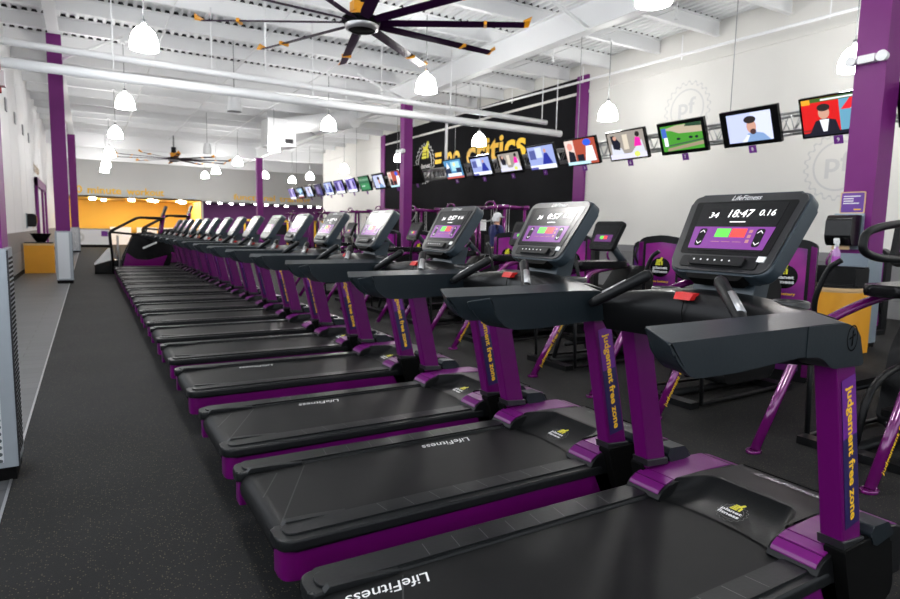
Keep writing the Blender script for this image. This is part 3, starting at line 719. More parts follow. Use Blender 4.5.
    bm = bmesh.new(); P.plate(bm, rpoly([(-0.14, 0.05), (0.14, 0.05), (0.17, 0.29), (-0.17, 0.29)], 0.01), 0, 0.002, 0); P.mesh('screen', bm, GLASSB, c)
    bm = bmesh.new(); P.rect(bm, -0.12, 0.12, 0.085, 0.165, 0.003, 0); P.rect(bm, -0.05, -0.002, 0.115, 0.150, 0.004, 1); P.rect(bm, 0.002, 0.05, 0.115, 0.150, 0.004, 2)
    P.mesh('control_panel', bm, [E_(0.13, 0.02, 0.17, 0.6), E_(0.10, 0.62, 0.06, 1.0), E_(0.9, 0.05, 0.04, 1.0)], c)
    return t

def M_graph():
    m = mat('housing_graphic', (0.15, 0.01, 0.2), 0.3, coat=0.3); nt = m.node_tree; b = nt.nodes['Principled BSDF']
    tc = nt.nodes.new('ShaderNodeTexCoord'); n = nt.nodes.new('ShaderNodeTexNoise'); n.inputs['Scale'].default_value = 2.2; n.inputs['Detail'].default_value = 2
    cr = nt.nodes.new('ShaderNodeValToRGB'); cr.color_ramp.elements[0].position = 0.35; cr.color_ramp.elements[0].color = (0.035, 0.004, 0.10, 1)
    cr.color_ramp.elements[1].position = 0.62; cr.color_ramp.elements[1].color = (0.34, 0.006, 0.27, 1)
    nt.links.new(tc.outputs['Object'], n.inputs['Vector']); nt.links.new(n.outputs['Fac'], cr.inputs[0]); nt.links.new(cr.outputs[0], b.inputs['Base Color'])
    return m
GRAPH = M_graph()
EL = [1.83, 3.24, 4.66, 6.10, 7.55, 9.0, 10.45, 11.9]
EN = ['closest', 'second', 'third', 'fourth', 'fifth', 'sixth', 'seventh', 'eighth']
e0 = make_elliptical(EL[0], 'purple elliptical trainer with looped handlebar before the yellow bin')
for i in range(1, len(EL)):
    dup(e0, (EX, EL[i], 0), 'purple elliptical trainer, %s in its row counted from the yellow bin end' % EN[i],
        skip=('handlebar',) if i < 4 else ('handlebar', 'badge_letters', 'graphic_caption', 'slogan', 'foot_plate'))

# second line of machines seen only by their graphic housings
def kiosk(x, y, z, label):
    t = thing('climbing_machine', label, 'exercise machine', (x, y, 0), 'machines with graphic housings by the right wall')
    P = Plane((0, 0, 0), (0, -1, 0), (0, 0, 1))
    bm = bmesh.new(); P.plate(bm, rpoly([(-0.24, 0.0), (0.24, 0.0), (0.24, z-0.06), (0.15, z), (-0.15, z), (-0.24, z-0.06)], 0.03), -0.15, 0.0, 0, bev=0.02)
    P.mesh('housing', bm, BLACK, t, 35)
    bm = bmesh.new(); P.plate(bm, rpoly([(-0.2, 0.1), (0.2, 0.1), (0.2, z-0.1), (-0.2, z-0.1)], 0.02), 0, 0.006); P.mesh('graphic_panel', bm, GRAPH, t)
    bm = bmesh.new(); box(bm, -1.2, 0, -0.3, -0.24, 0, 0.06); box(bm, -1.2, 0, 0.24, 0.3, 0, 0.06); box(bm, -1.2, -1.1, -0.3, 0.3, 0, 0.06); mesh_from('base', bm, BLACK, t)
    for s in (-1, 1):
        bm = bmesh.new(); tube(bm, bend([(-0.1, 0.26*s, 0.3), (-0.4, 0.3*s, 0.8), (-0.55, 0.3*s, 1.0), (-0.45, 0.27*s, 1.15)]), 0.018, 8); mesh_from('arm', bm, PURPLE_TUBE if s > 0 else BLACK, t, 'all')
    return t
for i, (x, y) in enumerate(((7.75, 5.35), (7.75, 6.9), (7.75, 8.3), (7.75, 9.8))):
    kiosk(x, y, 1.22, 'black and purple climbing machine, %s along the second line behind the ellipticals' % EN[i])
kiosk(9.6, 4.45, 1.20, 'black and purple machine partly hidden by the wide purple column')

# ------------------------------------------------------------------ strength frames in the middle distance
def station(x, y, h, w, label):
    t = thing('cable_machine', label, 'strength machine', (x, y, 0), 'purple strength machines before the mural')
    for sx in (-1, 1):
        for sy in (-1, 1):
            bm = bmesh.new(); tube(bm, [(0.35*sx, w*sy, 0), (0.30*sx, w*sy, h)], 0.045, 8); mesh_from('post', bm, PURPLE_TUBE, t, 'all')
    bm = bmesh.new()
    for sx in (-1, 1): tube(bm, [(0.30*sx, -w-0.15, h), (0.30*sx, w+0.15, h)], 0.05, 8)
    for sy in (-1, 1): tube(bm, [(-0.5, w*sy, h), (0.35, w*sy, h)], 0.045, 8)
    tube(bm, bend([(-0.3, -0.25, h), (-0.3, -0.15, h+0.14), (-0.3, 0.15, h+0.14), (-0.3, 0.25, h)]), 0.025, 8)
    mesh_from('top_frame', bm, PURPLE_TUBE, t, 'all')
    bm = bmesh.new()
    for sy in (-1, 1): box(bm, -0.4, 0.4, w*sy-0.05, w*sy+0.05, 0, 0.06)
    box(bm, -0.05, 0.05, -w, w, 0, 0.06); mesh_from('base', bm, PURPLE_TUBE, t)
    for sy in (-1, 1):
        bm = bmesh.new()
        for k in range(14): box(bm, -0.10, 0.10, w*sy*0.55-0.11, w*sy*0.55+0.11, 0.12+0.05*k, 0.163+0.05*k)
        st = mesh_from('weight_stack', bm, BLACKG, t)
        bm = bmesh.new()
        for q in (-0.05, 0.05): tube(bm, [(0, w*sy*0.55+q, 0.1), (0, w*sy*0.55+q, h)], 0.008, 6)
        mesh_from('guide_rod', bm, SILVER, st)
    bm = bmesh.new(); slab(bm, rpoly([(-0.75, -0.15), (-0.35, -0.15), (-0.35, 0.15), (-0.75, 0.15)], 0.04), 0.44, 0.50, bev=0.015); mesh_from('seat', bm, BLACK, t)
    bm = bmesh.new(); tube(bm, [(-0.55, 0, 0), (-0.55, 0, 0.44)], 0.03, 8); mesh_from('seat_post', bm, PURPLE_TUBE, t)
    bm = bmesh.new(); slab(bm, rpoly([(-0.36, -0.14), (-0.29, -0.14), (-0.29, 0.14), (-0.36, 0.14)], 0.02), 0.6, 1.25, bev=0.01); mesh_from('back_pad', bm, BLACK, t)
    bm = bmesh.new(); tube(bm, bend([(-0.3, -0.3, h-0.02), (-0.45, -0.3, h-0.35), (-0.45, 0.3, h-0.35), (-0.3, 0.3, h-0.02)]), 0.016, 8); mesh_from('pull_bar', bm, SILVER, t, 'all')
    bm = bmesh.new(); slab(bm, [(-0.34, 0.2*w), (-0.33, 0.2*w), (-0.33, 0.6*w), (-0.34, 0.6*w)], 1.35, 1.62); mesh_from('placard', bm, WHITE_INK, t)
    return t
station(9.0, 12.75, 1.93, 0.62, 'purple cable machine with a bench seat beside the person in the navy top')
station(9.3, 15.2, 1.95, 0.6, 'purple cable machine under the word critics')
station(9.3, 17.6, 1.95, 0.6, 'purple cable machine under the equals sign of the slogan')
station(9.2, 20.1, 2.0, 0.6, 'purple cable machine just beyond the mural column')
station(9.2, 22.8, 2.0, 0.6, 'purple cable machine near the far edge of the mural')
station(9.2, 26.0, 2.0, 0.6, 'purple cable machine past the mural by the off-white wall')
station(8.9, 29.5, 2.0, 0.6, 'farthest purple cable machine before the purple room')

def bag_rack(x, y, label):
    t = thing('storage_rack', label, 'rack', (x, y, 0))
    bm = bmesh.new()
    for a in (-0.5, 0.5):
        for b in (-0.2, 0.2): box(bm, b-0.02, b+0.02, a-0.02, a+0.02, 0, 1.75)
    mesh_from('frame', bm, DARKM, t)
    for z in (0.4, 0.85, 1.3, 1.7):
        bm = bmesh.new(); box(bm, -0.2, 0.2, -0.5, 0.5, z, z+0.03); mesh_from('shelf', bm, DARKM, t)
    return t
for q, (rx, ry, who) in enumerate(((8.3, 18.7, 'closer'), (8.3, 23.9, 'farther'))):
    bag_rack(rx, ry, 'dark shelf rack of white and yellow mats, the %s of two beyond the mural column' % who)
    for k, (zz, m_, nm) in enumerate(((0.43, YELLOW, 'yellow'), (0.88, WHITEC, 'white'), (1.33, YELLOW, 'yellow'), (0.88, YELLOW, 'yellow'), (1.33, WHITEC, 'white'))):
        yy = ry+(-0.28 if k < 3 else 0.2)
        bm = bmesh.new(); tube(bm, [(rx-0.17, yy, zz+0.11), (rx+0.17, yy, zz+0.11)], 0.105, 14)
        o = mesh_from('rolled_mat', bm, m_, None)
        tag(o, '%s rolled mat on the %s shelf of the %s dark rack, %s end' % (nm, ('lowest' if zz < 0.5 else 'middle' if zz < 1 else 'upper'), who, 'closer' if k < 3 else 'farther'), 'mat', 'rolled mats on the dark racks')

# person beside the cable machine
def person(x, y):
    t = thing('person', 'person in light cap and navy top with a white towel at the purple cable machine', 'person', (x, y, 0))
    def skin(name, verts, edges, m, root=0, sub=1):
        bm = bmesh.new(); L = bm.verts.layers.skin.verify(); vs = []
        for p, r in verts:
            v = bm.verts.new(p); v[L].radius = (r, r); vs.append(v)
        vs[root][L].use_root = True
        for a, b in edges: bm.edges.new((vs[a], vs[b]))
        me = bpy.data.meshes.new(name); bm.to_mesh(me); bm.free(); me.materials.append(m)
        o = link(name, me, t); md = o.modifiers.new('skin', 'SKIN'); md.use_smooth_shade = True
        s = o.modifiers.new('sub', 'SUBSURF'); s.levels = sub; s.render_levels = sub+1
        return o
    vb = [((0, 0, 0.95), 0.13), ((0.0, 0, 1.12), 0.115), ((0.01, 0, 1.32), 0.13), ((0.01, 0, 1.43), 0.08), ((0.02, 0, 1.50), 0.05),
          ((0.035, 0, 1.57), 0.075), ((0.04, 0, 1.64), 0.085), ((0.035, 0, 1.69), 0.06),
          ((0, 0.1, 0.90), 0.09), ((0.02, 0.11, 0.50), 0.06), ((-0.02, 0.12, 0.09), 0.038), ((0.12, 0.12, 0.03), 0.03),
          ((0, -0.1, 0.90), 0.09), ((0.02, -0.11, 0.50), 0.06), ((-0.02, -0.12, 0.09), 0.038), ((0.12, -0.12, 0.03), 0.03),
          ((0.0, 0.19, 1.40), 0.055), ((0.06, 0.23, 1.14), 0.040), ((0.30, 0.18, 1.16), 0.03), ((0.37, 0.17, 1.17), 0.032),
          ((0.0, -0.19, 1.40), 0.055), ((0.04, -0.24, 1.14), 0.040), ((0.27, -0.18, 1.10), 0.03), ((0.34, -0.17, 1.10), 0.032)]
    eb = [(0, 1), (1, 2), (2, 3), (3, 4), (4, 5), (5, 6), (6, 7), (0, 8), (8, 9), (9, 10), (10, 11), (0, 12), (12, 13), (13, 14), (14, 15),
          (3, 16), (16, 17), (17, 18), (18, 19), (3, 20), (20, 21), (21, 22), (22, 23)]
    skin('body', vb, eb, SKIN)
    skin('top', [((0, 0, 0.93), 0.155), ((0, 0, 1.12), 0.14), ((0.01, 0, 1.32), 0.155), ((0.01, 0, 1.44), 0.10), ((0, 0.19, 1.41), 0.075), ((0.04, 0.225, 1.20), 0.06), ((0, -0.19, 1.41), 0.075), ((0.03, -0.23, 1.20), 0.06)],
         [(0, 1), (1, 2), (2, 3), (3, 4), (4, 5), (3, 6), (6, 7)], NAVYC)
    skin('trousers', [((0, 0, 0.96), 0.15), ((0, 0.1, 0.88), 0.105), ((0.02, 0.11, 0.50), 0.08), ((-0.02, 0.12, 0.12), 0.06), ((0, -0.1, 0.88), 0.105), ((0.02, -0.11, 0.50), 0.08), ((-0.02, -0.12, 0.12), 0.06)],
         [(0, 1), (1, 2), (2, 3), (0, 4), (4, 5), (5, 6)], BLACKC)
    bm = bmesh.new(); lathe(bm, [(0.101, 1.655), (0.098, 1.70), (0.075, 1.745), (0.03, 1.765), (0.001, 1.768)], (0.035, 0), 18)
    slab(bm, rpoly([(0.10, -0.07), (0.20, -0.05), (0.20, 0.05), (0.10, 0.07)], 0.03), 1.66, 1.672); mesh_from('cap', bm, WHITEC, t, 50)
    bm = bmesh.new(); lathe(bm, [(0.075, 1.56), (0.088, 1.60), (0.090, 1.66)], (-0.005, 0), 18); mesh_from('hair', bm, WHITEC, t, 50)
    bm = bmesh.new(); slab(bm, rpoly([(0.05, -0.20), (0.17, -0.21), (0.17, -0.185), (0.05, -0.175)], 0.005), 0.80, 1.08, bev=0.004); mesh_from('towel', bm, WHITEC, t)
    for s in (-1, 1):
        bm = bmesh.new(); slab(bm, rpoly([(-0.10, 0.075*s), (0.20, 0.075*s), (0.20, 0.165*s), (-0.10, 0.165*s)], 0.04), 0, 0.08, bev=0.02); mesh_from('shoe', bm, WHITEC, t, 40)
person(8.05, 11.55)

# ------------------------------------------------------------------ stair climbers at the far end of the row
def climber(x, y, s, label):
    t = thing('stair_climber', label, 'stair climber', (x, y, 0), 'stair climbers beyond the treadmill row'); t.scale = (s, s, s)
    for q in (-1, 1):
        bm = bmesh.new(); prism(bm, rpoly([(0.22, 0.04), (1.50, 0.04), (1.62, 0.50), (1.55, 1.05), (1.10, 1.22), (0.62, 1.18), (0.30, 0.45)], 0.07), 0.30*q, 0.36*q, bev=0.01)
        sd = mesh_from('side_cover', bm, BLACKG, t, 35)
        bm = bmesh.new(); prism(bm, rpoly([(0.27, 0.07), (1.30, 0.07), (1.50, 0.55), (1.0, 0.40), (0.65, 0.42), (0.40, 0.62)], 0.06), 0.361*q, 0.365*q); mesh_from('purple_swoosh', bm, PURPLE_TUBE, sd)
        bm = bmesh.new(); prism(bm, [(0.85, 0.72), (1.22, 0.90), (1.22, 0.95), (0.83, 0.77)], 0.366*q, 0.369*q); mesh_from('pale_stripe', bm, WHITE_INK, sd)
        bm = bmesh.new(); tube(bm, [(0.06, 0.36*q, 0.0), (0.0, 0.36*q, 1.16), (0.05, 0.36*q, 1.24), (0.70, 0.36*q, 1.62), (0.80, 0.36*q, 1.65), (1.35, 0.34*q, 1.65)], 0.034, 10); tube(bm, [(0.05, 0.36*q, 1.20), (1.0, 0.36*q, 1.12)], 0.028, 8)
        mesh_from('handrail', bm, BLACK, t, 'all')
        bm = bmesh.new(); tube(bm, [(0.20, 0.34*q, 0.05), (0.20, 0.34*q, 1.10)], 0.02, 8); mesh_from('post', bm, SILVER, t, 'all')
        bm = bmesh.new(); tube(bm, [(1.3, 0.20*q, 0.9), (1.45, 0.18*q, 1.75)], 0.05, 8); mesh_from('mast', bm, PURPLE_TUBE, t, 'all')
    for k in range(5):
        bm = bmesh.new(); box(bm, 0.05+0.21*k, 0.27+0.21*k, -0.28, 0.28, 0.20*(k+1)-0.03, 0.20*(k+1)); box(bm, 0.26+0.21*k, 0.28+0.21*k, -0.28, 0.28, 0.20*(k+1), 0.20*(k+2)-0.03)
        mesh_from('step', bm, BLACKM, t)
    bm = bmesh.new(); prism(bm, [(-0.42, 0.0), (-0.42, 0.26), (0.0, 0.40), (0.2, 0.40), (0.2, 0.0)], -0.36, 0.36, bev=0.02); sp = mesh_from('step_platform', bm, BLACKG, t)
    bm = bmesh.new(); prism(bm, [(-0.42, 0.262), (-0.42, 0.275), (-0.05, 0.72), (0.0, 0.72), (0.0, 0.402)], -0.33, 0.33); mesh_from('grey_ramp', bm, WHITE, sp)
    bm = bmesh.new(); box(bm, 1.0, 1.45, -0.32, 0.32, 1.60, 1.66); mesh_from('handle_tray', bm, BLACK, t)
    P = Plane((1.38, 0, 1.68), (0, -1, 0), (0.35, 0, 0.93)); bm = bmesh.new(); P.plate(bm, rpoly([(-0.2, 0), (0.2, 0), (0.23, 0.36), (-0.23, 0.36)], 0.04), -0.06, 0, 0, bev=0.012); mesh_from('console', bm, SHELL, t)
    return t
climber(0.50, 18.9, 0.92, 'black and purple stair climber standing just past the last treadmill')
climber(1.6, 23.0, 1.0, 'black and purple stair climber behind the other one')

# ------------------------------------------------------------------ televisions and their truss
TVX = 8.5
def pict(n):
    sk, hr, wt, bk = (0.55, 0.30, 0.22), (0.02, 0.015, 0.015), (0.85, 0.88, 0.95), (0.01, 0.01, 0.02)
    R = lambda a, b, c, d: [(a, b), (c, b), (c, d), (a, d)]
    if n == 'news':
        return [((0.60, 0.01, 0.01), R(0, 0, 0.56, 1)), ((0.12, 0.32, 0.45), R(0.56, 0, 1, 1)), ((0.7, 0.02, 0.03), [(0.58, 0.62), (0.72, 0.62), (0.86, 0.9), (0.72, 0.9)]), (wt, [(0.72, 0.62), (0.76, 0.62), (0.92, 0.9), (0.86, 0.9)]),
                (bk, [(0.08, 0.05), (0.55, 0.05), (0.5, 0.38), (0.34, 0.46), (0.2, 0.4)]), (wt, [(0.30, 0.1), (0.36, 0.1), (0.40, 0.42), (0.26, 0.42)]), (sk, ell(0.33, 0.60, 0.085, 0.17)), (hr, ell(0.33, 0.74, 0.10, 0.10)),
                ((0.05, 0.05, 0.10), [(0.66, 0.05), (1, 0.05), (1, 0.42), (0.88, 0.48), (0.74, 0.42)]), (sk, ell(0.90, 0.66, 0.085, 0.19)),
                ((0.25, 0.02, 0.02), R(0, 0.12, 0.12, 0.18)), (bk, R(0, 0, 1, 0.09)), ((0.05, 0.12, 0.02), R(0, 0.9, 1, 1)), (wt, R(0.3, 0.925, 0.80, 0.965)), ((0.8, 0.35, 0.02), R(0.01, 0.86, 0.14, 0.99))]
    if n == 'face':
        return [((0.50, 0.55, 0.85), R(0, 0, 1, 1)), ((0.62, 0.66, 0.9), R(0.55, 0, 1, 1)), ((0.20, 0.32, 0.55), [(0.3, 0), (0.95, 0), (0.8, 0.25), (0.62, 0.32), (0.45, 0.28)]), (sk, ell(0.55, 0.52, 0.11, 0.24)),
                (hr, ell(0.53, 0.76, 0.14, 0.13)), ((0.06, 0.03, 0.03), ell(0.58, 0.34, 0.07, 0.10)), ((0.7, 0.75, 0.9), [(0.3, 0), (0.42, 0), (0.5, 0.22), (0.44, 0.25)])]
    if n == 'race':
        return [((0.06, 0.28, 0.03), R(0, 0, 1, 1)), ((0.45, 0.38, 0.28), [(0, 0.86), (0.4, 0.98), (1, 0.98), (1, 0.62), (0.45, 0.66), (0.25, 0.8)]), ((0.30, 0.24, 0.16), [(0.1, 0.0), (1, 0.14), (1, 0.28), (0.12, 0.12)]), ((0.02, 0.06, 0.03), [(0.6, 0.9), (1, 0.85), (1, 1), (0.65, 1)]),
                ((0.05, 0.10, 0.06), [(0.1, 0.18), (1, 0.30), (1, 0.36), (0.1, 0.24)]), (bk, ell(0.42, 0.45, 0.05, 0.05)), (bk, ell(0.72, 0.46, 0.05, 0.05)), (bk, ell(0.86, 0.45, 0.04, 0.05)), ((0.05, 0.12, 0.5), R(0.02, 0.55, 0.14, 0.92)), (wt, R(0.06, 0.2, 0.15, 0.55))]
    if n == 'talk':
        return [((0.30, 0.27, 0.24), R(0, 0, 1, 1)), ((0.6, 0.62, 0.7), [(0.05, 0.2), (0.4, 0.2), (0.35, 0.4), (0.08, 0.6)]), ((0.6, 0.62, 0.7), [(0.6, 0.2), (0.97, 0.2), (0.92, 0.65), (0.7, 0.35)]), (bk, [(0.12, 0.4), (0.3, 0.35), (0.34, 0.6), (0.2, 0.9), (0.08, 0.9)]),
                ((0.8, 0.02, 0.35), [(0.7, 0.42), (0.9, 0.42), (0.88, 0.72), (0.76, 0.76)]), (hr, ell(0.83, 0.85, 0.06, 0.1)), (sk, ell(0.2, 0.8, 0.05, 0.08)), ((0.65, 0.65, 0.85), R(0, 0.02, 1, 0.2)), ((0.65, 0.7, 0.15), ell(0.75, 0.14, 0.08, 0.1)), ((0.62, 0.55, 0.45), R(0.42, 0.35, 0.56, 0.9))]
    if n == 'stage':
        return [((0.38, 0.07, 0.04), R(0, 0, 1, 1)), ((0.75, 0.6, 0.55), R(0, 0, 0.3, 1)), (bk, [(0.05, 0.1), (0.3, 0.1), (0.28, 0.5), (0.1, 0.6)]), ((0.7, 0.3, 0.25), ell(0.16, 0.75, 0.09, 0.15)), (wt, [(0.6, 0.1), (0.95, 0.1), (0.9, 0.7), (0.7, 0.7)]), ((0.03, 0.1, 0.65), ell(0.74, 0.85, 0.13, 0.14)), ((0.5, 0.75, 0.85), R(0, 0, 0.75, 0.12)), (bk, R(0.36, 0.12, 0.58, 0.4))]
    if n == 'desk':
        return [((0.30, 0.36, 0.66), R(0, 0, 1, 1)), ((0.08, 0.10, 0.30), R(0.05, 0.45, 0.3, 0.85)), ((0.55, 0.62, 0.85), R(0.3, 0.5, 0.55, 0.95)), ((0.02, 0.03, 0.28), [(0.5, 0.2), (0.9, 0.2), (0.74, 0.68), (0.62, 0.68)]), (sk, ell(0.67, 0.78, 0.05, 0.09)), (wt, R(0, 0, 1, 0.18)), ((0.1, 0.1, 0.35), R(0, 0, 0.3, 0.1))]
    if n == 'crowd':
        return [((0.08, 0.25, 0.45), R(0, 0, 1, 1)), ((0.02, 0.03, 0.06), [(0, 0.2), (0.35, 0.25), (0.3, 0.6), (0, 0.7)]), ((0.35, 0.65, 0.85), R(0.4, 0.4, 0.9, 0.9)), ((0.75, 0.75, 0.4), ell(0.6, 0.75, 0.08, 0.12)), (wt, [(0.1, 0.55), (0.3, 0.6), (0.2, 0.9)]), (wt, R(0.1, 0.12, 0.9, 0.28)), ((0.5, 0.1, 0.08), R(0, 0, 1, 0.10)), ((0.02, 0.03, 0.08), R(0.65, 0.3, 0.95, 0.55))]
    if n == 'violet':
        return [((0.20, 0.16, 0.50), R(0, 0, 1, 1)), ((0.04, 0.03, 0.14), R(0.1, 0.3, 0.35, 0.9)), ((0.5, 0.45, 0.75), R(0.45, 0.15, 0.7, 0.9)), (wt, R(0, 0, 1, 0.2)), ((0.03, 0.03, 0.12), ell(0.8, 0.6, 0.1, 0.2))]
    if n == 'dark':
        return [((0.02, 0.02, 0.07), R(0, 0, 1, 1)), ((0.20, 0.16, 0.35), R(0.2, 0.2, 0.6, 0.8)), ((0.05, 0.05, 0.2), R(0.6, 0.1, 0.9, 0.6))]
    if n == 'green':
        return [((0.03, 0.14, 0.07), R(0, 0, 1, 1)), ((0.05, 0.25, 0.10), R(0.1, 0.1, 0.9, 0.5)), (wt, R(0.2, 0.3, 0.5, 0.35)), ((0.15, 0.3, 0.2), R(0, 0.7, 1, 0.85))]
    return [((0.01, 0.01, 0.012), R(0, 0, 1, 1))]

def television(y, z, n, num, label, w=0.92, bezel=0.035, black=False, s=1.0, x=TVX):
    t = thing('television', label, 'television', (x, y, z), 'televisions hung along the truss'); h = 0.545*s; w = w*s
    P = Plane((0, 0, 0), (0, -1, 0), (-0.36, 0, 0.933))
    bm = bmesh.new(); P.plate(bm, rpoly([(-w/2, -h/2), (w/2, -h/2), (w/2, h/2), (-w/2, h/2)], 0.008), -0.055, 0, 0, bev=0.006); mesh_from('casing', bm, BLACKG, t)
    if n:
        bx, by = (bezel, 0.025) if bezel < 0.06 else (bezel, 0.06)
        W_, H_ = w-2*bx, h-2*by
        cols = []; bm = bmesh.new()
        for k, (c, poly) in enumerate(pict(n)):
            m = E_(*[round(q, 3) for q in c], 0.78)
            if m not in cols: cols.append(m)
            P.flat(bm, [(-W_/2+W_*a, -H_/2+H_*b) for a, b in poly], 0.0015+0.0005*k, cols.index(m))
        mesh_from('picture', bm, cols, t)
    bm = bmesh.new(); P.plate(bm, [(-0.058, -h/2-0.115), (0.058, -h/2-0.115), (0.058, -h/2-0.004), (-0.058, -h/2-0.004)], -0.01, 0.0); tg = mesh_from('number_tag', bm, LABELP, t)
    if num: P.text('number', num, 0, -h/2-0.056, 0.035, 0.055, 0.001, WHITE_INK, tg, bold=0.03)
    bm = bmesh.new(); tube(bm, [P.p(0, 0, -0.05), (0.26, 0, 0.05)], 0.02, 8); box(bm, 0.22, 0.27, -0.1, 0.1, -0.08, 0.10); mesh_from('mounting_bracket', bm, BLACK, t)
    return t
tvs = [(3.33, '', '10', 'switched-off television past the wide purple column'),
       (4.50, 'news', '9', 'television numbered 9 with a news anchor on red, cut by the wide purple column'),
       (5.72, 'face', '8', 'television numbered 8 showing a dark-haired man on pale blue'),
       (6.92, 'race', '7', 'television numbered 7 showing a green racetrack'),
       (8.12, 'talk', '6', 'television numbered 6 showing a talk show with a pink figure'),
       (9.32, 'stage', '5', 'television numbered 5 with a reddish picture and a blue hat'),
       (10.55, 'desk', '4', 'television numbered 4 showing a blue studio desk'),
       (11.72, 'talk', '3', 'television numbered 3 with a pink figure under the word critics'),
       (12.92, 'desk', '2', 'television numbered 2 with a blue dress figure beneath the slogan'),
       (14.25, 'crowd', '1', 'television numbered 1 with a blue crowd picture below the word no'),
       (16.55, '', '', 'dark television just beyond the free-standing purple column')]
for i, (y, n, num, lab) in enumerate(tvs):
    television(y, 2.94 if i < 9 else 2.97, n, num, lab, bezel=0.11 if n in ('face',) else (0.06 if n in ('race', 'desk', 'talk') and i > 2 and i not in (4, 6) else 0.03))
far = [(17.9, 'stage'), (19.15, 'face'), (20.4, 'green'), (21.65, 'violet'), (22.9, 'violet'), (24.15, 'desk'), (25.4, 'dark'), (26.7, 'face'), (28.0, 'crowd'), (29.3, 'violet')]
FO = ['first', 'second', 'third', 'fourth', 'fifth', 'sixth', 'seventh', 'eighth', 'ninth', 'last']
for i, (y, n) in enumerate(far):
    desc = {'stage': 'red and white', 'face': 'pale blue', 'green': 'green', 'violet': 'violet', 'desk': 'blue', 'dark': 'dark', 'crowd': 'teal'}[n]
    television(y, 2.93, n, '', 'distant television with a %s picture, %s in line beyond the purple mural column' % (desc, FO[i]), bezel=0.08 if n in ('face', 'crowd') else 0.03)
# box truss
t = thing('ceiling_hung_truss', 'long silver box truss carrying all the televisions', 'truss', (TVX+0.42, 0, 2.85))
def bars(y0, y1):
    bm = bmesh.new()
    for dx, dz in ((-0.13, 0), (0.13, 0), (-0.13, 0.26), (0.13, 0.26)): tube(bm, [(dx, y0, dz), (dx, y1, dz)], 0.020, 8)
    y = y0
    while y < y1-0.01:
        q = min(y+0.26, y1)
        for dx in (-0.13, 0.13): tube(bm, [(dx, y, 0), (dx, (y+q)/2, 0.26), (dx, q, 0)], 0.010, 5)
        tube(bm, [(-0.13, y, 0.26), (0.13, (y+q)/2, 0.26), (-0.13, q, 0.26)], 0.009, 5); y = q
    return bm
for k in range(10):
    mesh_from('truss_section', bars(2.6+2.8*k, 2.6+2.8*(k+1)-0.02), TRUSSM, t)
for y in (2.9, 6.35, 9.9, 14.9, 18.6, 22.2, 26.0, 30.0):
    bm = bmesh.new(); tube(bm, [(0, y, 0.26), (0, y, 2.64)], 0.007, 6); mesh_from('hanging_cable', bm, GREYM, t)

# ------------------------------------------------------------------ pendants
PG = 'white dome pendants hung from the roof'
def pendant(x, y, z, label):
    t = thing('pendant_lamp', label, 'pendant lamp', (x, y, z), PG)
    bm = bmesh.new(); prof = [(0.205, 0.0), (0.204, 0.07), (0.190, 0.16), (0.155, 0.25), (0.105, 0.31), (0.06, 0.335), (0.035, 0.34), (0.035, 0.37)]
    rg = lathe(bm, prof, n=24); bm.faces.new(rg[-1])
    rg2 = lathe(bm, [(0.195, 0.0), (0.194, 0.07), (0.17, 0.17), (0.05, 0.30)], n=24)
    for k in range(24): bm.faces.new((rg[0][k], rg[0][(k+1)%24], rg2[0][(k+1)%24], rg2[0][k]))
    bm.faces.new(rg2[-1])
    mesh_from('lamp_shade', bm, LAMP, t, 'all')
    bm = bmesh.new(); cyl(bm, (0, 0), 0.035, 0.36, 0.44, 12); mesh_from('socket', bm, GREYM, t)
    bm = bmesh.new(); tube(bm, [(0, 0, 0.43), (0, 0, 5.5-z)], 0.009, 6); mesh_from('hanging_rod', bm, GREYM, t)
    bm = bmesh.new(); cyl(bm, (0, 0), 0.05, 5.44-z, 5.5-z, 12); mesh_from('canopy', bm, WHITE, t)
rows = {0.86: 'walkway-side line', 5.78: 'middle line', 9.85: 'line beside the televisions wall'}
ys = [-0.4, 5.22, 10.8, 16.4, 22.1, 28.2, 33.5, 36.9]
yn = ['behind the viewer', 'closest but one', 'third from this end', 'fourth from this end', 'fifth from this end', 'sixth from this end', 'last but one', 'farthest']
for x, rn in rows.items():
    for y, n in zip(ys, yn):
        zz = 4.0
        if x > 9: zz = 3.8; y = {10.8: 10.0, 5.22: 5.02, 16.4: 15.1}.get(y, y*0.92)
        pendant(x, y, zz, 'glowing white dome pendant, %s in the %s' % (n, rn))
for x, y, n in ((8.45, 34.3, 'off the three lines, in front of the words functional training'),):
    pendant(x, y, 4.0, 'glowing white dome pendant %s' % n)

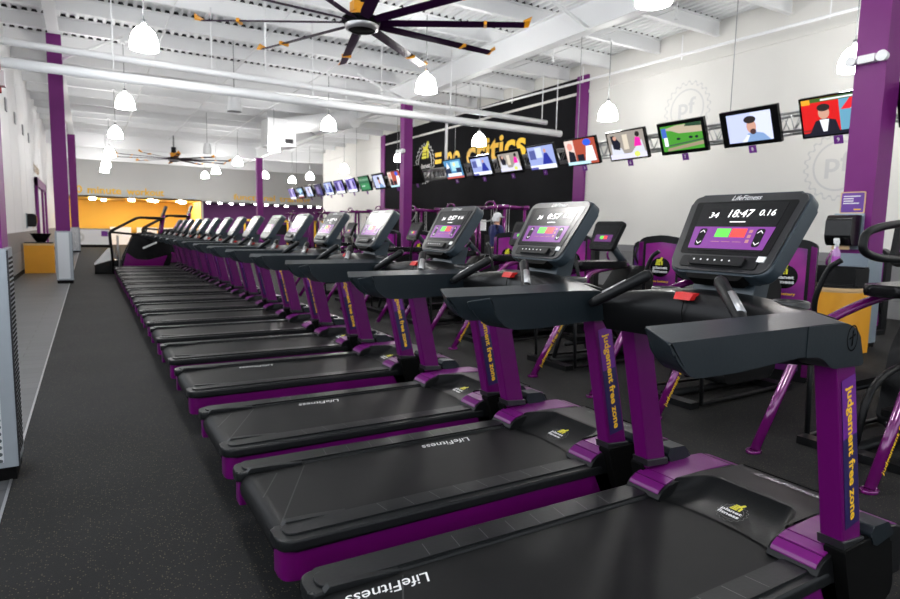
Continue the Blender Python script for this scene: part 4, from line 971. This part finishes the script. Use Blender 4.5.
# ------------------------------------------------------------------ big fans
def fan(x, y, z, r, a0, label, motor_z=0.55):
    t = thing('ceiling_fan', label, 'ceiling fan', (x, y, z), 'huge ceiling fans')
    bm = bmesh.new(); rg = lathe(bm, [(0.001, -0.10), (0.20, -0.10), (0.235, -0.08), (0.25, -0.03), (0.30, 0.02), (0.30, 0.06), (0.12, 0.10)], n=32); bm.faces.new(rg[0]); mesh_from('hub', bm, BLACKM, t, 40)
    bm = bmesh.new(); lathe(bm, [(0.205, -0.106), (0.245, -0.088), (0.256, -0.03)], n=32); mesh_from('hub_ring', bm, SILVER, t, 'all')
    bm = bmesh.new(); cyl(bm, (0, 0), 0.15, 0.10, 0.18, 20); box(bm, -0.16, 0.16, -0.09, 0.09, 0.16, 0.30); mesh_from('motor_mount', bm, FANORANGE, t)
    bm = bmesh.new(); cyl(bm, (0, 0), 0.11, 0.28, 0.55, 18); mesh_from('motor', bm, BLACK, t)
    bm = bmesh.new(); tube(bm, [(0, 0, 0.5), (0, 0, 5.5-z)], 0.035, 12); mesh_from('drop_tube', bm, GREYM, t)
    for k in range(10):
        a = math.radians(a0+36*k); c, s = math.cos(a), math.sin(a)
        R = Matrix.Rotation(a, 4, 'Z')
        bm = bmesh.new()
        xs = [0.24, 0.5, r*0.70, r-0.04]; ws = [0.060, 0.088, 0.080, 0.066]
        rings = [[bm.verts.new((xx, w*p, q)) for p, q in ((-1, 0.030), (-0.3, 0.030), (0.5, 0.018), (1, -0.012), (0.4, -0.002), (-0.4, 0.012))] for xx, w in zip(xs, ws)]
        for A, B in zip(rings, rings[1:]):
            for j in range(6): bm.faces.new((A[j], A[(j+1)%6], B[(j+1)%6], B[j]))
        bm.faces.new(rings[0]); bm.faces.new(rings[-1]); bmesh.ops.transform(bm, matrix=R, verts=bm.verts)
        bl = mesh_from('blade', bm, FANPURPLE, t)
        bm = bmesh.new(); box(bm, r*0.74, r*0.74+0.045, -0.084, 0.084, -0.016, 0.034); bmesh.ops.transform(bm, matrix=R, verts=bm.verts); mesh_from('blade_band', bm, FANORANGE, bl)
        bm = bmesh.new(); extr(bm, [(r-0.06, -0.07, 0.03), (r-0.06, 0.07, -0.014), (r+0.03, 0.08, 0.0), (r+0.07, -0.01, 0.11), (r+0.03, -0.08, 0.05)], (0, 0, 0.022)); bmesh.ops.transform(bm, matrix=R, verts=bm.verts); mesh_from('blade_tip', bm, FANORANGE, bl)
fan(3.70, 9.01, 4.42, 2.50, -32, 'huge ten-bladed purple and orange ceiling fan over the treadmills')
fan(3.62, 31.8, 4.42, 2.50, -20, 'far ten-bladed ceiling fan with orange tips near the back wall')

# ------------------------------------------------------------------ pipes and overhead fittings
def pipe(name, pts, r, hang, label, m=PIPEM, cat='pipe', group=None):
    t = thing(name, label, cat, (0, 0, 0), group)
    bm = bmesh.new(); tube(bm, pts, r, 14); mesh_from('pipe_run', bm, m, t, 'all')
    for h in hang:
        bm = bmesh.new(); tube(bm, [(h[0], h[1], h[2]), (h[0], h[1], 5.5)], 0.012, 6); mesh_from('hanger', bm, m, t)
    return t
YP = 12.6
pipe('ceiling_duct_pipe', [(-1.45, YP, 3.91), (10.75, YP, 3.905)], 0.085, [(0.5, YP, 3.95), (4.1, YP, 3.95), (7.4, YP, 3.95), (10.6, YP, 3.95)], 'lower of two thick white pipes crossing the hall', group='thick white pipes crossing the hall')
pipe('ceiling_duct_pipe', [(-1.45, YP+0.35, 4.33), (10.55, YP+0.35, 4.22)], 0.062, [(2.2, YP+0.35, 4.3), (5.8, YP+0.35, 4.3), (10.4, YP+0.35, 4.25)], 'upper and thinner of two white pipes crossing the hall', group='thick white pipes crossing the hall')
pipe('ceiling_sprinkler_pipe', [(10.9, YR+0.3, 4.90), (10.9, 19.3, 5.25)], 0.030, [(10.9, 2, 5.0), (10.9, 6, 5.0), (10.9, 9, 5.0), (10.9, 12, 5.1), (10.9, 15, 5.1), (10.9, 18, 5.2)], 'long thin white sprinkler pipe beside the right wall')
pipe('ceiling_sprinkler_pipe', [(9.0, YR+0.3, 5.40), (9.0, 33, 5.40)], 0.030, [(9.0, 5, 5.4), (9.0, 10.6, 5.4), (9.0, 16.6, 5.4)], 'thin white sprinkler pipe under the joists between girder and wall')
pipe('ceiling_sprinkler_pipe', [(1.9, 17.0, 4.9), (7.9, 17.0, 5.0)], 0.028, [(3.0, 17.0, 4.9), (6.5, 17.0, 5.0)], 'short white pipe crossing behind the thick pipes')
# sprinkler drops
for i, (x, y, n) in enumerate(((9.0, 4.2, 'closest'), (9.0, 7.6, 'second'), (9.0, 10.9, 'third'), (9.0, 14.3, 'fourth'))):
    bm = bmesh.new(); tube(bm, [(x, y, 5.37), (x, y, 5.12)], 0.018, 8); cyl(bm, (x, y), 0.03, 5.08, 5.12, 10)
    o = mesh_from('ceiling_sprinkler', bm, WHITE); tag(o, 'small white sprinkler drop on the thin pipe, %s of four' % n, 'sprinkler', 'sprinkler drops')
# knee braces
for i, (x, y, dx, dy, lab) in enumerate(((-0.47, 16, 1.3, 0, 'the second walkway column'), (7.95, 16, -1.5, 0, 'the mural column'), (7.95, 8.6, -1.5, 0, 'the girder beside the near fan'), (7.95, 24, -1.5, 0, 'the girder beside the duct box'))):
    bm = bmesh.new(); tube(bm, [(x, y, 4.98 if x > 0 else 4.75), (x+dx, y+dy, 5.5)], 0.03, 8); o = mesh_from('ceiling_brace_strip', bm, WHITE); o['kind'] = 'structure'
# white tracks hanging beside the mural (vertical conduits)
pipe('hanging_conduit', [(10.2, 17.6, 3.1), (10.2, 17.6, 5.5)], 0.045, [], 'white vertical conduit hanging before the word no', cat='conduit')
pipe('hanging_conduit', [(10.2, 20.9, 2.9), (10.2, 20.9, 5.5)], 0.045, [], 'white vertical conduit hanging before the cog logo', cat='conduit')
pipe('hanging_conduit', [(3.0, 12.0, 4.25), (3.0, 12.0, 5.5)], 0.02, [], 'thin white conduit dropping from the roof over the closest treadmills', cat='conduit')
# duct box with vents
t = thing('ceiling_duct_box', 'white air handling box with short duct hung from the roof', 'air unit', (6.15, 22.9, 4.25), None)
bm = bmesh.new(); box(bm, -0.5, 0.5, -0.5, 0.5, 0.0, 0.95); mesh_from('casing', bm, WHITE, t)
bm = bmesh.new(); tube(bm, [(0.1, 0.5, 0.8), (1.7, -3.2, 0.75)], 0.30, 20); mesh_from('duct', bm, WHITE, t, 40)
bm = bmesh.new(); box(bm, 0.1, 0.4, -0.515, -0.5, 0.1, 0.26); mesh_from('vent', bm, DARKM, t)
bm = bmesh.new()
for a in (-0.4, 0.4): tube(bm, [(a, 0, 0.94), (a, 0, 1.25)], 0.02, 6)
mesh_from('hanger', bm, WHITE, t)
# small white horn speakers / fixtures
def can(x, y, z, label):
    t = thing('hanging_speaker', label, 'speaker', (x, y, z), 'white hanging speakers')
    bm = bmesh.new(); rg = lathe(bm, [(0.16, -0.2), (0.15, -0.05), (0.12, 0.14), (0.11, 0.18)], n=18); bm.faces.new(rg[0]); bm.faces.new(rg[-1]); mesh_from('body', bm, WHITE, t, 40)
    bm = bmesh.new(); tube(bm, [(0, 0, 0.17), (0, 0, 5.5-z)], 0.01, 6); mesh_from('hanging_rod', bm, GREYM, t)
can(3.0, 14.9, 4.14, 'white cone speaker hanging beyond the thick pipes, the closer of two')
can(3.95, 24.6, 4.2, 'white cone speaker hanging beside the far fan, the farther of two')
# emergency lamps on columns
def twin(x, y, z, d, label):
    t = thing('emergency_light', label, 'emergency light', (x, y, z), 'white twin emergency lights')
    bm = bmesh.new(); box(bm, -0.04, 0.04, -0.09, 0.09, -0.045, 0.045); mesh_from('wall_mount', bm, WHITE, t)
    for s in (-1, 1):
        bm = bmesh.new(); tube(bm, [(-0.05, 0.17*s, 0), (0.03, 0.17*s, 0)], [0.062, 0.05], 16); tube(bm, [(0, 0.08*s, 0), (0, 0.15*s, 0)], 0.02, 8); mesh_from('lamp_head', bm, WHITE, t, 40)
twin(7.94, 3.90, 3.42, 0, 'white twin emergency light mounted high on the wide purple column')
twin(7.78, 16.0, 3.55, 0, 'white twin emergency light mounted on the mural column')
# fire strobe on the first column
t = thing('fire_alarm', 'red fire alarm strobe with white lens on the closest walkway column', 'fire alarm', (-0.385, 3.92, 2.06))
bm = bmesh.new(); box(bm, -0.01, 0.03, -0.06, 0.06, -0.08, 0.08); mesh_from('wall_mount', bm, REDD, t)
bm = bmesh.new(); box(bm, 0.028, 0.052, -0.03, 0.03, -0.055, 0.02); mesh_from('lens', bm, WHITE, t)
# small square plates on the left wall
for i, (y, z) in enumerate(((17.3, 3.95), (19.3, 3.94), (21.5, 3.93), (23.5, 3.94))):
    bm = bmesh.new(); box(bm, XL+0.004, XL+0.03, y-0.14, y+0.14, z-0.14, z+0.14)
    o = mesh_from('wall_vent_plate', bm, GREYM); tag(o, 'small grey square plate high on the white wall, %s of four' % ['closest', 'second', 'third', 'farthest'][i], 'vent plate', 'square plates on the white wall')
# purple framed doorway on the left wall
t = thing('mirror_frame', 'tall purple framed opening on the white wall past the bin', 'frame', (XL, 27.3, 0))
bm = bmesh.new()
for a, b in ((-2.3, -2.0), (0.6, 0.8), (2.6, 2.9)): box(bm, 0.016, 0.10, a, b, 0.0, 2.85)
box(bm, 0.016, 0.10, -2.3, 2.9, 2.55, 2.85); mesh_from('frame', bm, PURPLE_COL, t)
bm = bmesh.new(); box(bm, 0.016, 0.03, -2.0, 2.6, 0.0, 2.55); mesh_from('panel', bm, WALLL, t)

# ------------------------------------------------------------------ bins, dispensers, bottles
def bin_(x, y, d, w, h, tray, label):
    """half-round wipe station: face -1 faces -X, +1 faces +X"""
    t = thing('waste_bin', label, 'bin', (x, y, 0), 'yellow half-round wipe stations')
    out = [(0.25, w)] + [(-d*math.cos(a)+0.02, w*math.sin(a)) for a in [PI/2-PI*k/14 for k in range(15)]] + [(0.25, -w)]
    bm = bmesh.new(); slab(bm, out, 0.0, h-0.07); mesh_from('body', bm, BINY, t, 40)
    bm = bmesh.new(); slab(bm, [(p[0]*1.03, p[1]*1.03) for p in out], h-0.06, h-0.02, bev=0.008); slab(bm, out, h-0.07, h-0.06); mesh_from('rim', bm, BINRIM, t, 40)
    bm = bmesh.new()
    slab(bm, [(p[0]*0.96, p[1]*0.96) for p in out], h-0.02, h+0.01)
    if tray: box(bm, -0.10, 0.20, -w*0.9, -w*0.84, h, h+0.20); box(bm, -0.10, 0.20, w*0.84, w*0.9, h, h+0.20); box(bm, 0.10, 0.20, -w*0.88, w*0.88, h, h+0.22)
    mesh_from('tray', bm, BLACK, t)
    return t
bin_(7.58, 3.88, 0.32, 0.33, 0.78, True, 'yellow half-round bin with black tray in front of the wide purple column')
o = bin_(-1.18, 19.5, 0.28, 0.33, 0.80, False, 'yellow half-round bin against the grey wall by the walkway')
o.rotation_euler = (0, 0, -PI/2); o.location = (-1.12, 19.45, 0)
# black bowl on the far bin
bm = bmesh.new(); rg = lathe(bm, [(0.10, 0.812), (0.16, 0.90), (0.24, 1.04), (0.21, 1.03), (0.12, 0.86)], (-1.08, 19.40), 20); bm.faces.new(rg[0]); bm.faces.new(rg[-1])
o = mesh_from('paper_bowl', bm, BLACKG, None, 40); tag(o, 'black bowl standing on the yellow bin by the walkway', 'bowl')
def dispenser(x, y, z, rot, label):
    t = thing('paper_towel_dispenser', label, 'paper towel dispenser', (x, y, z), 'black paper towel dispensers'); t.rotation_euler = (0, 0, rot)
    bm = bmesh.new(); prism(bm, rpoly([(0, 0), (-0.18, 0.0), (-0.23, 0.10), (-0.22, 0.33), (-0.16, 0.37), (0, 0.37)], [0, 0.02, 0.03, 0.06, 0.03, 0]), -0.15, 0.15, bev=0.012, seg=3); mesh_from('cover', bm, BLACKG, t, 40)
    bm = bmesh.new(); box(bm, 0, 0.02, -0.17, 0.17, -0.04, 0.39); mesh_from('back_plate', bm, CLADBLUE, t)
    bm = bmesh.new(); box(bm, -0.13, -0.125, -0.10, 0.10, -0.045, 0.0); mesh_from('paper', bm, BINRIM, t)
    bm = bmesh.new(); P = Plane((-0.224, 0, 0.06), (0, -1, 0), (0, 0, 1)); P.flat(bm, [(-0.04, 0), (0.04, 0), (0.03, 0.03), (-0.03, 0.03)], 0.006); mesh_from('logo', bm, WHITE_INK, t)
    return t
dispenser(7.955, 3.95, 1.24, 0, 'black paper towel dispenser on the wide purple column above the yellow bin')
dispenser(XL+0.02, 21.3, 1.20, PI, 'black paper towel dispenser on the white wall by the walkway')
def bottle(x, y, z, label):
    t = thing('spray_bottle', label, 'spray bottle', (x, y, z), 'purple spray bottles')
    bm = bmesh.new(); rg = lathe(bm, [(0.042, 0), (0.045, 0.03), (0.045, 0.14), (0.034, 0.18), (0.016, 0.21), (0.016, 0.23)], n=16); bm.faces.new(rg[0]); bm.faces.new(rg[-1])
    mesh_from('bottle_body', bm, mat('spray_liquid', (0.55, 0.30, 0.62), 0.25, noise=0.1), t, 40)
    bm = bmesh.new(); lathe(bm, [(0.0461, 0.03), (0.0461, 0.11)], n=16); mesh_from('bottle_label', bm, mat('spray_label', (0.45, 0.08, 0.50), 0.4, noise=0.1), t)
    bm = bmesh.new(); cyl(bm, (0, 0), 0.022, 0.225, 0.26, 12); box(bm, -0.055, 0.03, -0.014, 0.014, 0.26, 0.295)
    extr(bm, [(-0.03, -0.008, 0.262), (-0.02, -0.008, 0.262), (-0.045, -0.008, 0.20), (-0.055, -0.008, 0.205)], (0, 0.016, 0)); mesh_from('trigger_head', bm, WHITE, t)
bottle(7.65, 3.90, 1.005, 'white and purple spray bottle on the tray of the near yellow bin')
# notice on the near column
P = Plane((7.979, 3.93, 1.76), (0, -1, 0), (0, 0, 1))
t = thing('notice_sign', 'small purple notice with gold border on the wide purple column', 'notice', (0, 0, 0))
bm = bmesh.new(); P.plate(bm, rpoly([(-0.14, -0.13), (0.14, -0.13), (0.14, 0.13), (-0.14, 0.13)], 0.02), 0.0, 0.010); mesh_from('border', bm, BINRIM, t)
bm = bmesh.new(); P.plate(bm, rpoly([(-0.127, -0.117), (0.127, -0.117), (0.127, 0.117), (-0.127, 0.117)], 0.015), 0.010, 0.012); mesh_from('panel', bm, mat('notice_purple', (0.12, 0.025, 0.30), 0.4, noise=0.2, nscale=4), t)
bm = bmesh.new()
for k, w in enumerate((0.19, 0.115, 0.115, 0.18)): P.rect(bm, -0.105, -0.105+w, 0.070-0.028*k, 0.082-0.028*k, 0.0125)
mesh_from('print_lines', bm, WHITE_INK, t)
bm = bmesh.new(); P.rect(bm, 0.02, 0.10, -0.09, -0.075, 0.0125); mesh_from('print_mark', bm, YELLOW, t)

# ------------------------------------------------------------------ far rooms
t = thing('reception_counter', 'white service counter with black plinth in front of the yellow room', 'counter', (0.3, 40.6, 0))
bm = bmesh.new(); box(bm, -1.2, 0.75, -0.3, 0.3, 0.14, 1.0); mesh_from('front', bm, WHITE, t)
bm = bmesh.new(); box(bm, -1.2, 0.75, -0.28, 0.3, 0, 0.14); mesh_from('plinth', bm, BLACKM, t)
bm = bmesh.new(); box(bm, -1.25, 0.80, -0.34, 0.34, 1.0, 1.05); mesh_from('counter_top', bm, GREYM, t)
bm = bmesh.new(); box(bm, 0.35, 0.68, -0.306, -0.3, 0.62, 0.92); mesh_from('sign_square', bm, LABELP, t)
bm = bmesh.new(); P = Plane((-0.75, -0.302, 0.55), (1, 0, 0), (0, 0, 1)); gear_poly(P, bm, 0.28, 16, 0, 0.05); mesh_from('cog_emblem', bm, GEARM, t)
for i, (x, w) in enumerate(((1.85, 1.2), (3.4, 1.2), (4.8, 1.0))):
    bm = bmesh.new(); box(bm, x-w/2, x+w/2, 45.4, 45.9, 0.0, 1.15)
    o = mesh_from('storage_cabinet', bm, WHITE); tag(o, 'white low cabinet along the yellow wall, %s from the counter' % ['first', 'second', 'third'][i], 'cabinet', 'white cabinets in the yellow room')
t = thing('bench_machine', 'yellow and black step machine beside the stair climber in the yellow room', 'exercise machine', (2.35, 37.0, 0))
bm = bmesh.new(); prism(bm, [(-0.5, 0.05), (0.5, 0.05), (0.3, 0.45), (-0.1, 0.5)], -0.3, 0.3); mesh_from('body', bm, YELLOW, t)
bm = bmesh.new(); box(bm, -0.6, 0.6, -0.35, 0.35, 0, 0.05); mesh_from('base', bm, BLACK, t)
bm = bmesh.new(); tube(bm, [(0.3, -0.2, 0.3), (0.4, -0.2, 1.3), (0.4, 0.2, 1.3), (0.3, 0.2, 0.3)], 0.03, 8); mesh_from('handle_frame', bm, BLACK, t)
# lamps of the far rooms
for i, (x, y) in enumerate(((0.3, 41.2), (2.3, 41.2))):
    bm = bmesh.new(); cyl(bm, (x, y), 0.16, 2.70, 2.82, 18); o = mesh_from('ceiling_spotlight', bm, DOWNL if i == 0 else LAMP, None, 40)
    tag(o, 'round glowing lamp at the front of the yellow room, %s the counter' % ('above' if i == 0 else 'to one side of'), 'ceiling lamp')
for i, (x, y) in enumerate(((3.3, 41.0), (3.7, 42.6), (4.9, 41.0), (5.3, 42.6), (0.9, 43.5))):
    bm = bmesh.new(); box(bm, x-0.10, x+0.10, y-0.65, y+0.65, 2.74, 2.82); o = mesh_from('ceiling_light_strip', bm, DOWNL)
    tag(o, 'glowing light strip under the yellow room ceiling, %s counted from the purple room side' % ['fourth', 'third', 'second', 'first', 'fifth'][i], 'ceiling lamp', 'light strips in the yellow room')
for i in range(12):
    x = 6.5+0.72*i; y = 40.45+0.25*(i % 4)
    bm = bmesh.new(); cyl(bm, (x, y), 0.11, 2.72, 2.795, 16); o = mesh_from('ceiling_downlight', bm, DOWNL, None, 40)
    tag(o, 'small glowing downlight in the purple room soffit, number %d counted from the yellow room' % (i+1), 'downlight', 'downlights along the purple room')
def rig(x, y, c, label):
    t = thing('training_rig', label, 'training rig', (x, y, 0), 'yellow rigs in the purple room')
    for a in (-0.5, 0.5):
        bm = bmesh.new(); box(bm, a-0.05, a+0.05, -0.05, 0.05, 0, 1.75); mesh_from('post', bm, c, t)
    bm = bmesh.new(); box(bm, -0.55, 0.55, -0.05, 0.05, 1.65, 1.77); mesh_from('top_bar', bm, c, t)
    bm = bmesh.new(); box(bm, -0.45, 0.45, -0.04, 0.04, 0.9, 1.5); mesh_from('panel', bm, BLACK, t)
rig(8.3, 36.5, YELLOW, 'yellow and black rig frame, closest to the yellow room')
rig(9.9, 36.9, YELLOW, 'yellow and black rig frame beside the far purple column')
rig(12.6, 36.9, YELLOW, 'yellow and black rig frame beneath the words functional training')

# ------------------------------------------------------------------ light, camera, world
def area(loc, rot, sx, sy, e, col):
    l = bpy.data.lights.new('added_fill_light', 'AREA'); l.shape = 'RECTANGLE'; l.size = sx; l.size_y = sy; l.energy = e; l.color = col
    o = bpy.data.objects.new('added_fill_light', l); C.objects.link(o); o.location = loc; o.rotation_euler = rot; return o
area((5.0, YR-0.05, 1.9), (-PI/2, 0, 0), 11.0, 2.9, 300, (0.92, 0.96, 1.0))  # unseen fill light added at the opening behind the camera
area((XL-0.05, 3.2, 2.65), (0, -PI/2, 0), 2.9, 15.5, 90, (0.94, 0.97, 1.0))  # second fill light, added out of view along the left wall

w = bpy.data.worlds.new('sky'); bpy.context.scene.world = w; w.use_nodes = True
w.node_tree.nodes['Background'].inputs[0].default_value = (0.85, 0.92, 1.0, 1); w.node_tree.nodes['Background'].inputs[1].default_value = 1.0

cam = bpy.data.cameras.new('camera'); co = bpy.data.objects.new('camera', cam); C.objects.link(co)
Fp, ya, pi_, ro = 608.3, 0.5363, 0.11202, 0.0204
f = V((math.sin(ya)*math.cos(pi_), math.cos(ya)*math.cos(pi_), -math.sin(pi_)))
rt = V((math.cos(ya), -math.sin(ya), 0)); up = rt.cross(f)
r2 = rt*math.cos(ro)+up*math.sin(ro); u2 = -rt*math.sin(ro)+up*math.cos(ro)
Mx = Matrix((r2, u2, -f)).transposed().to_4x4(); Mx.translation = V((0, 0, 1.32))
co.matrix_world = Mx
cam.sensor_width = 36; cam.lens = Fp/900*36; cam.clip_start = 0.05; cam.clip_end = 200
cam.dof.use_dof = True; cam.dof.focus_distance = 2.3; cam.dof.aperture_fstop = 4.8
sc = bpy.context.scene; sc.camera = co
sc.view_settings.view_transform = 'Standard'; sc.view_settings.look = 'None'; sc.view_settings.gamma = 1.0
sc.view_settings.use_curve_mapping = False; sc.view_settings.exposure = 0.85
sc.cycles.use_denoising = True
sc.cycles.max_bounces = 6; sc.cycles.diffuse_bounces = 4; sc.cycles.glossy_bounces = 3
sc.cycles.sample_clamp_indirect = 6.0
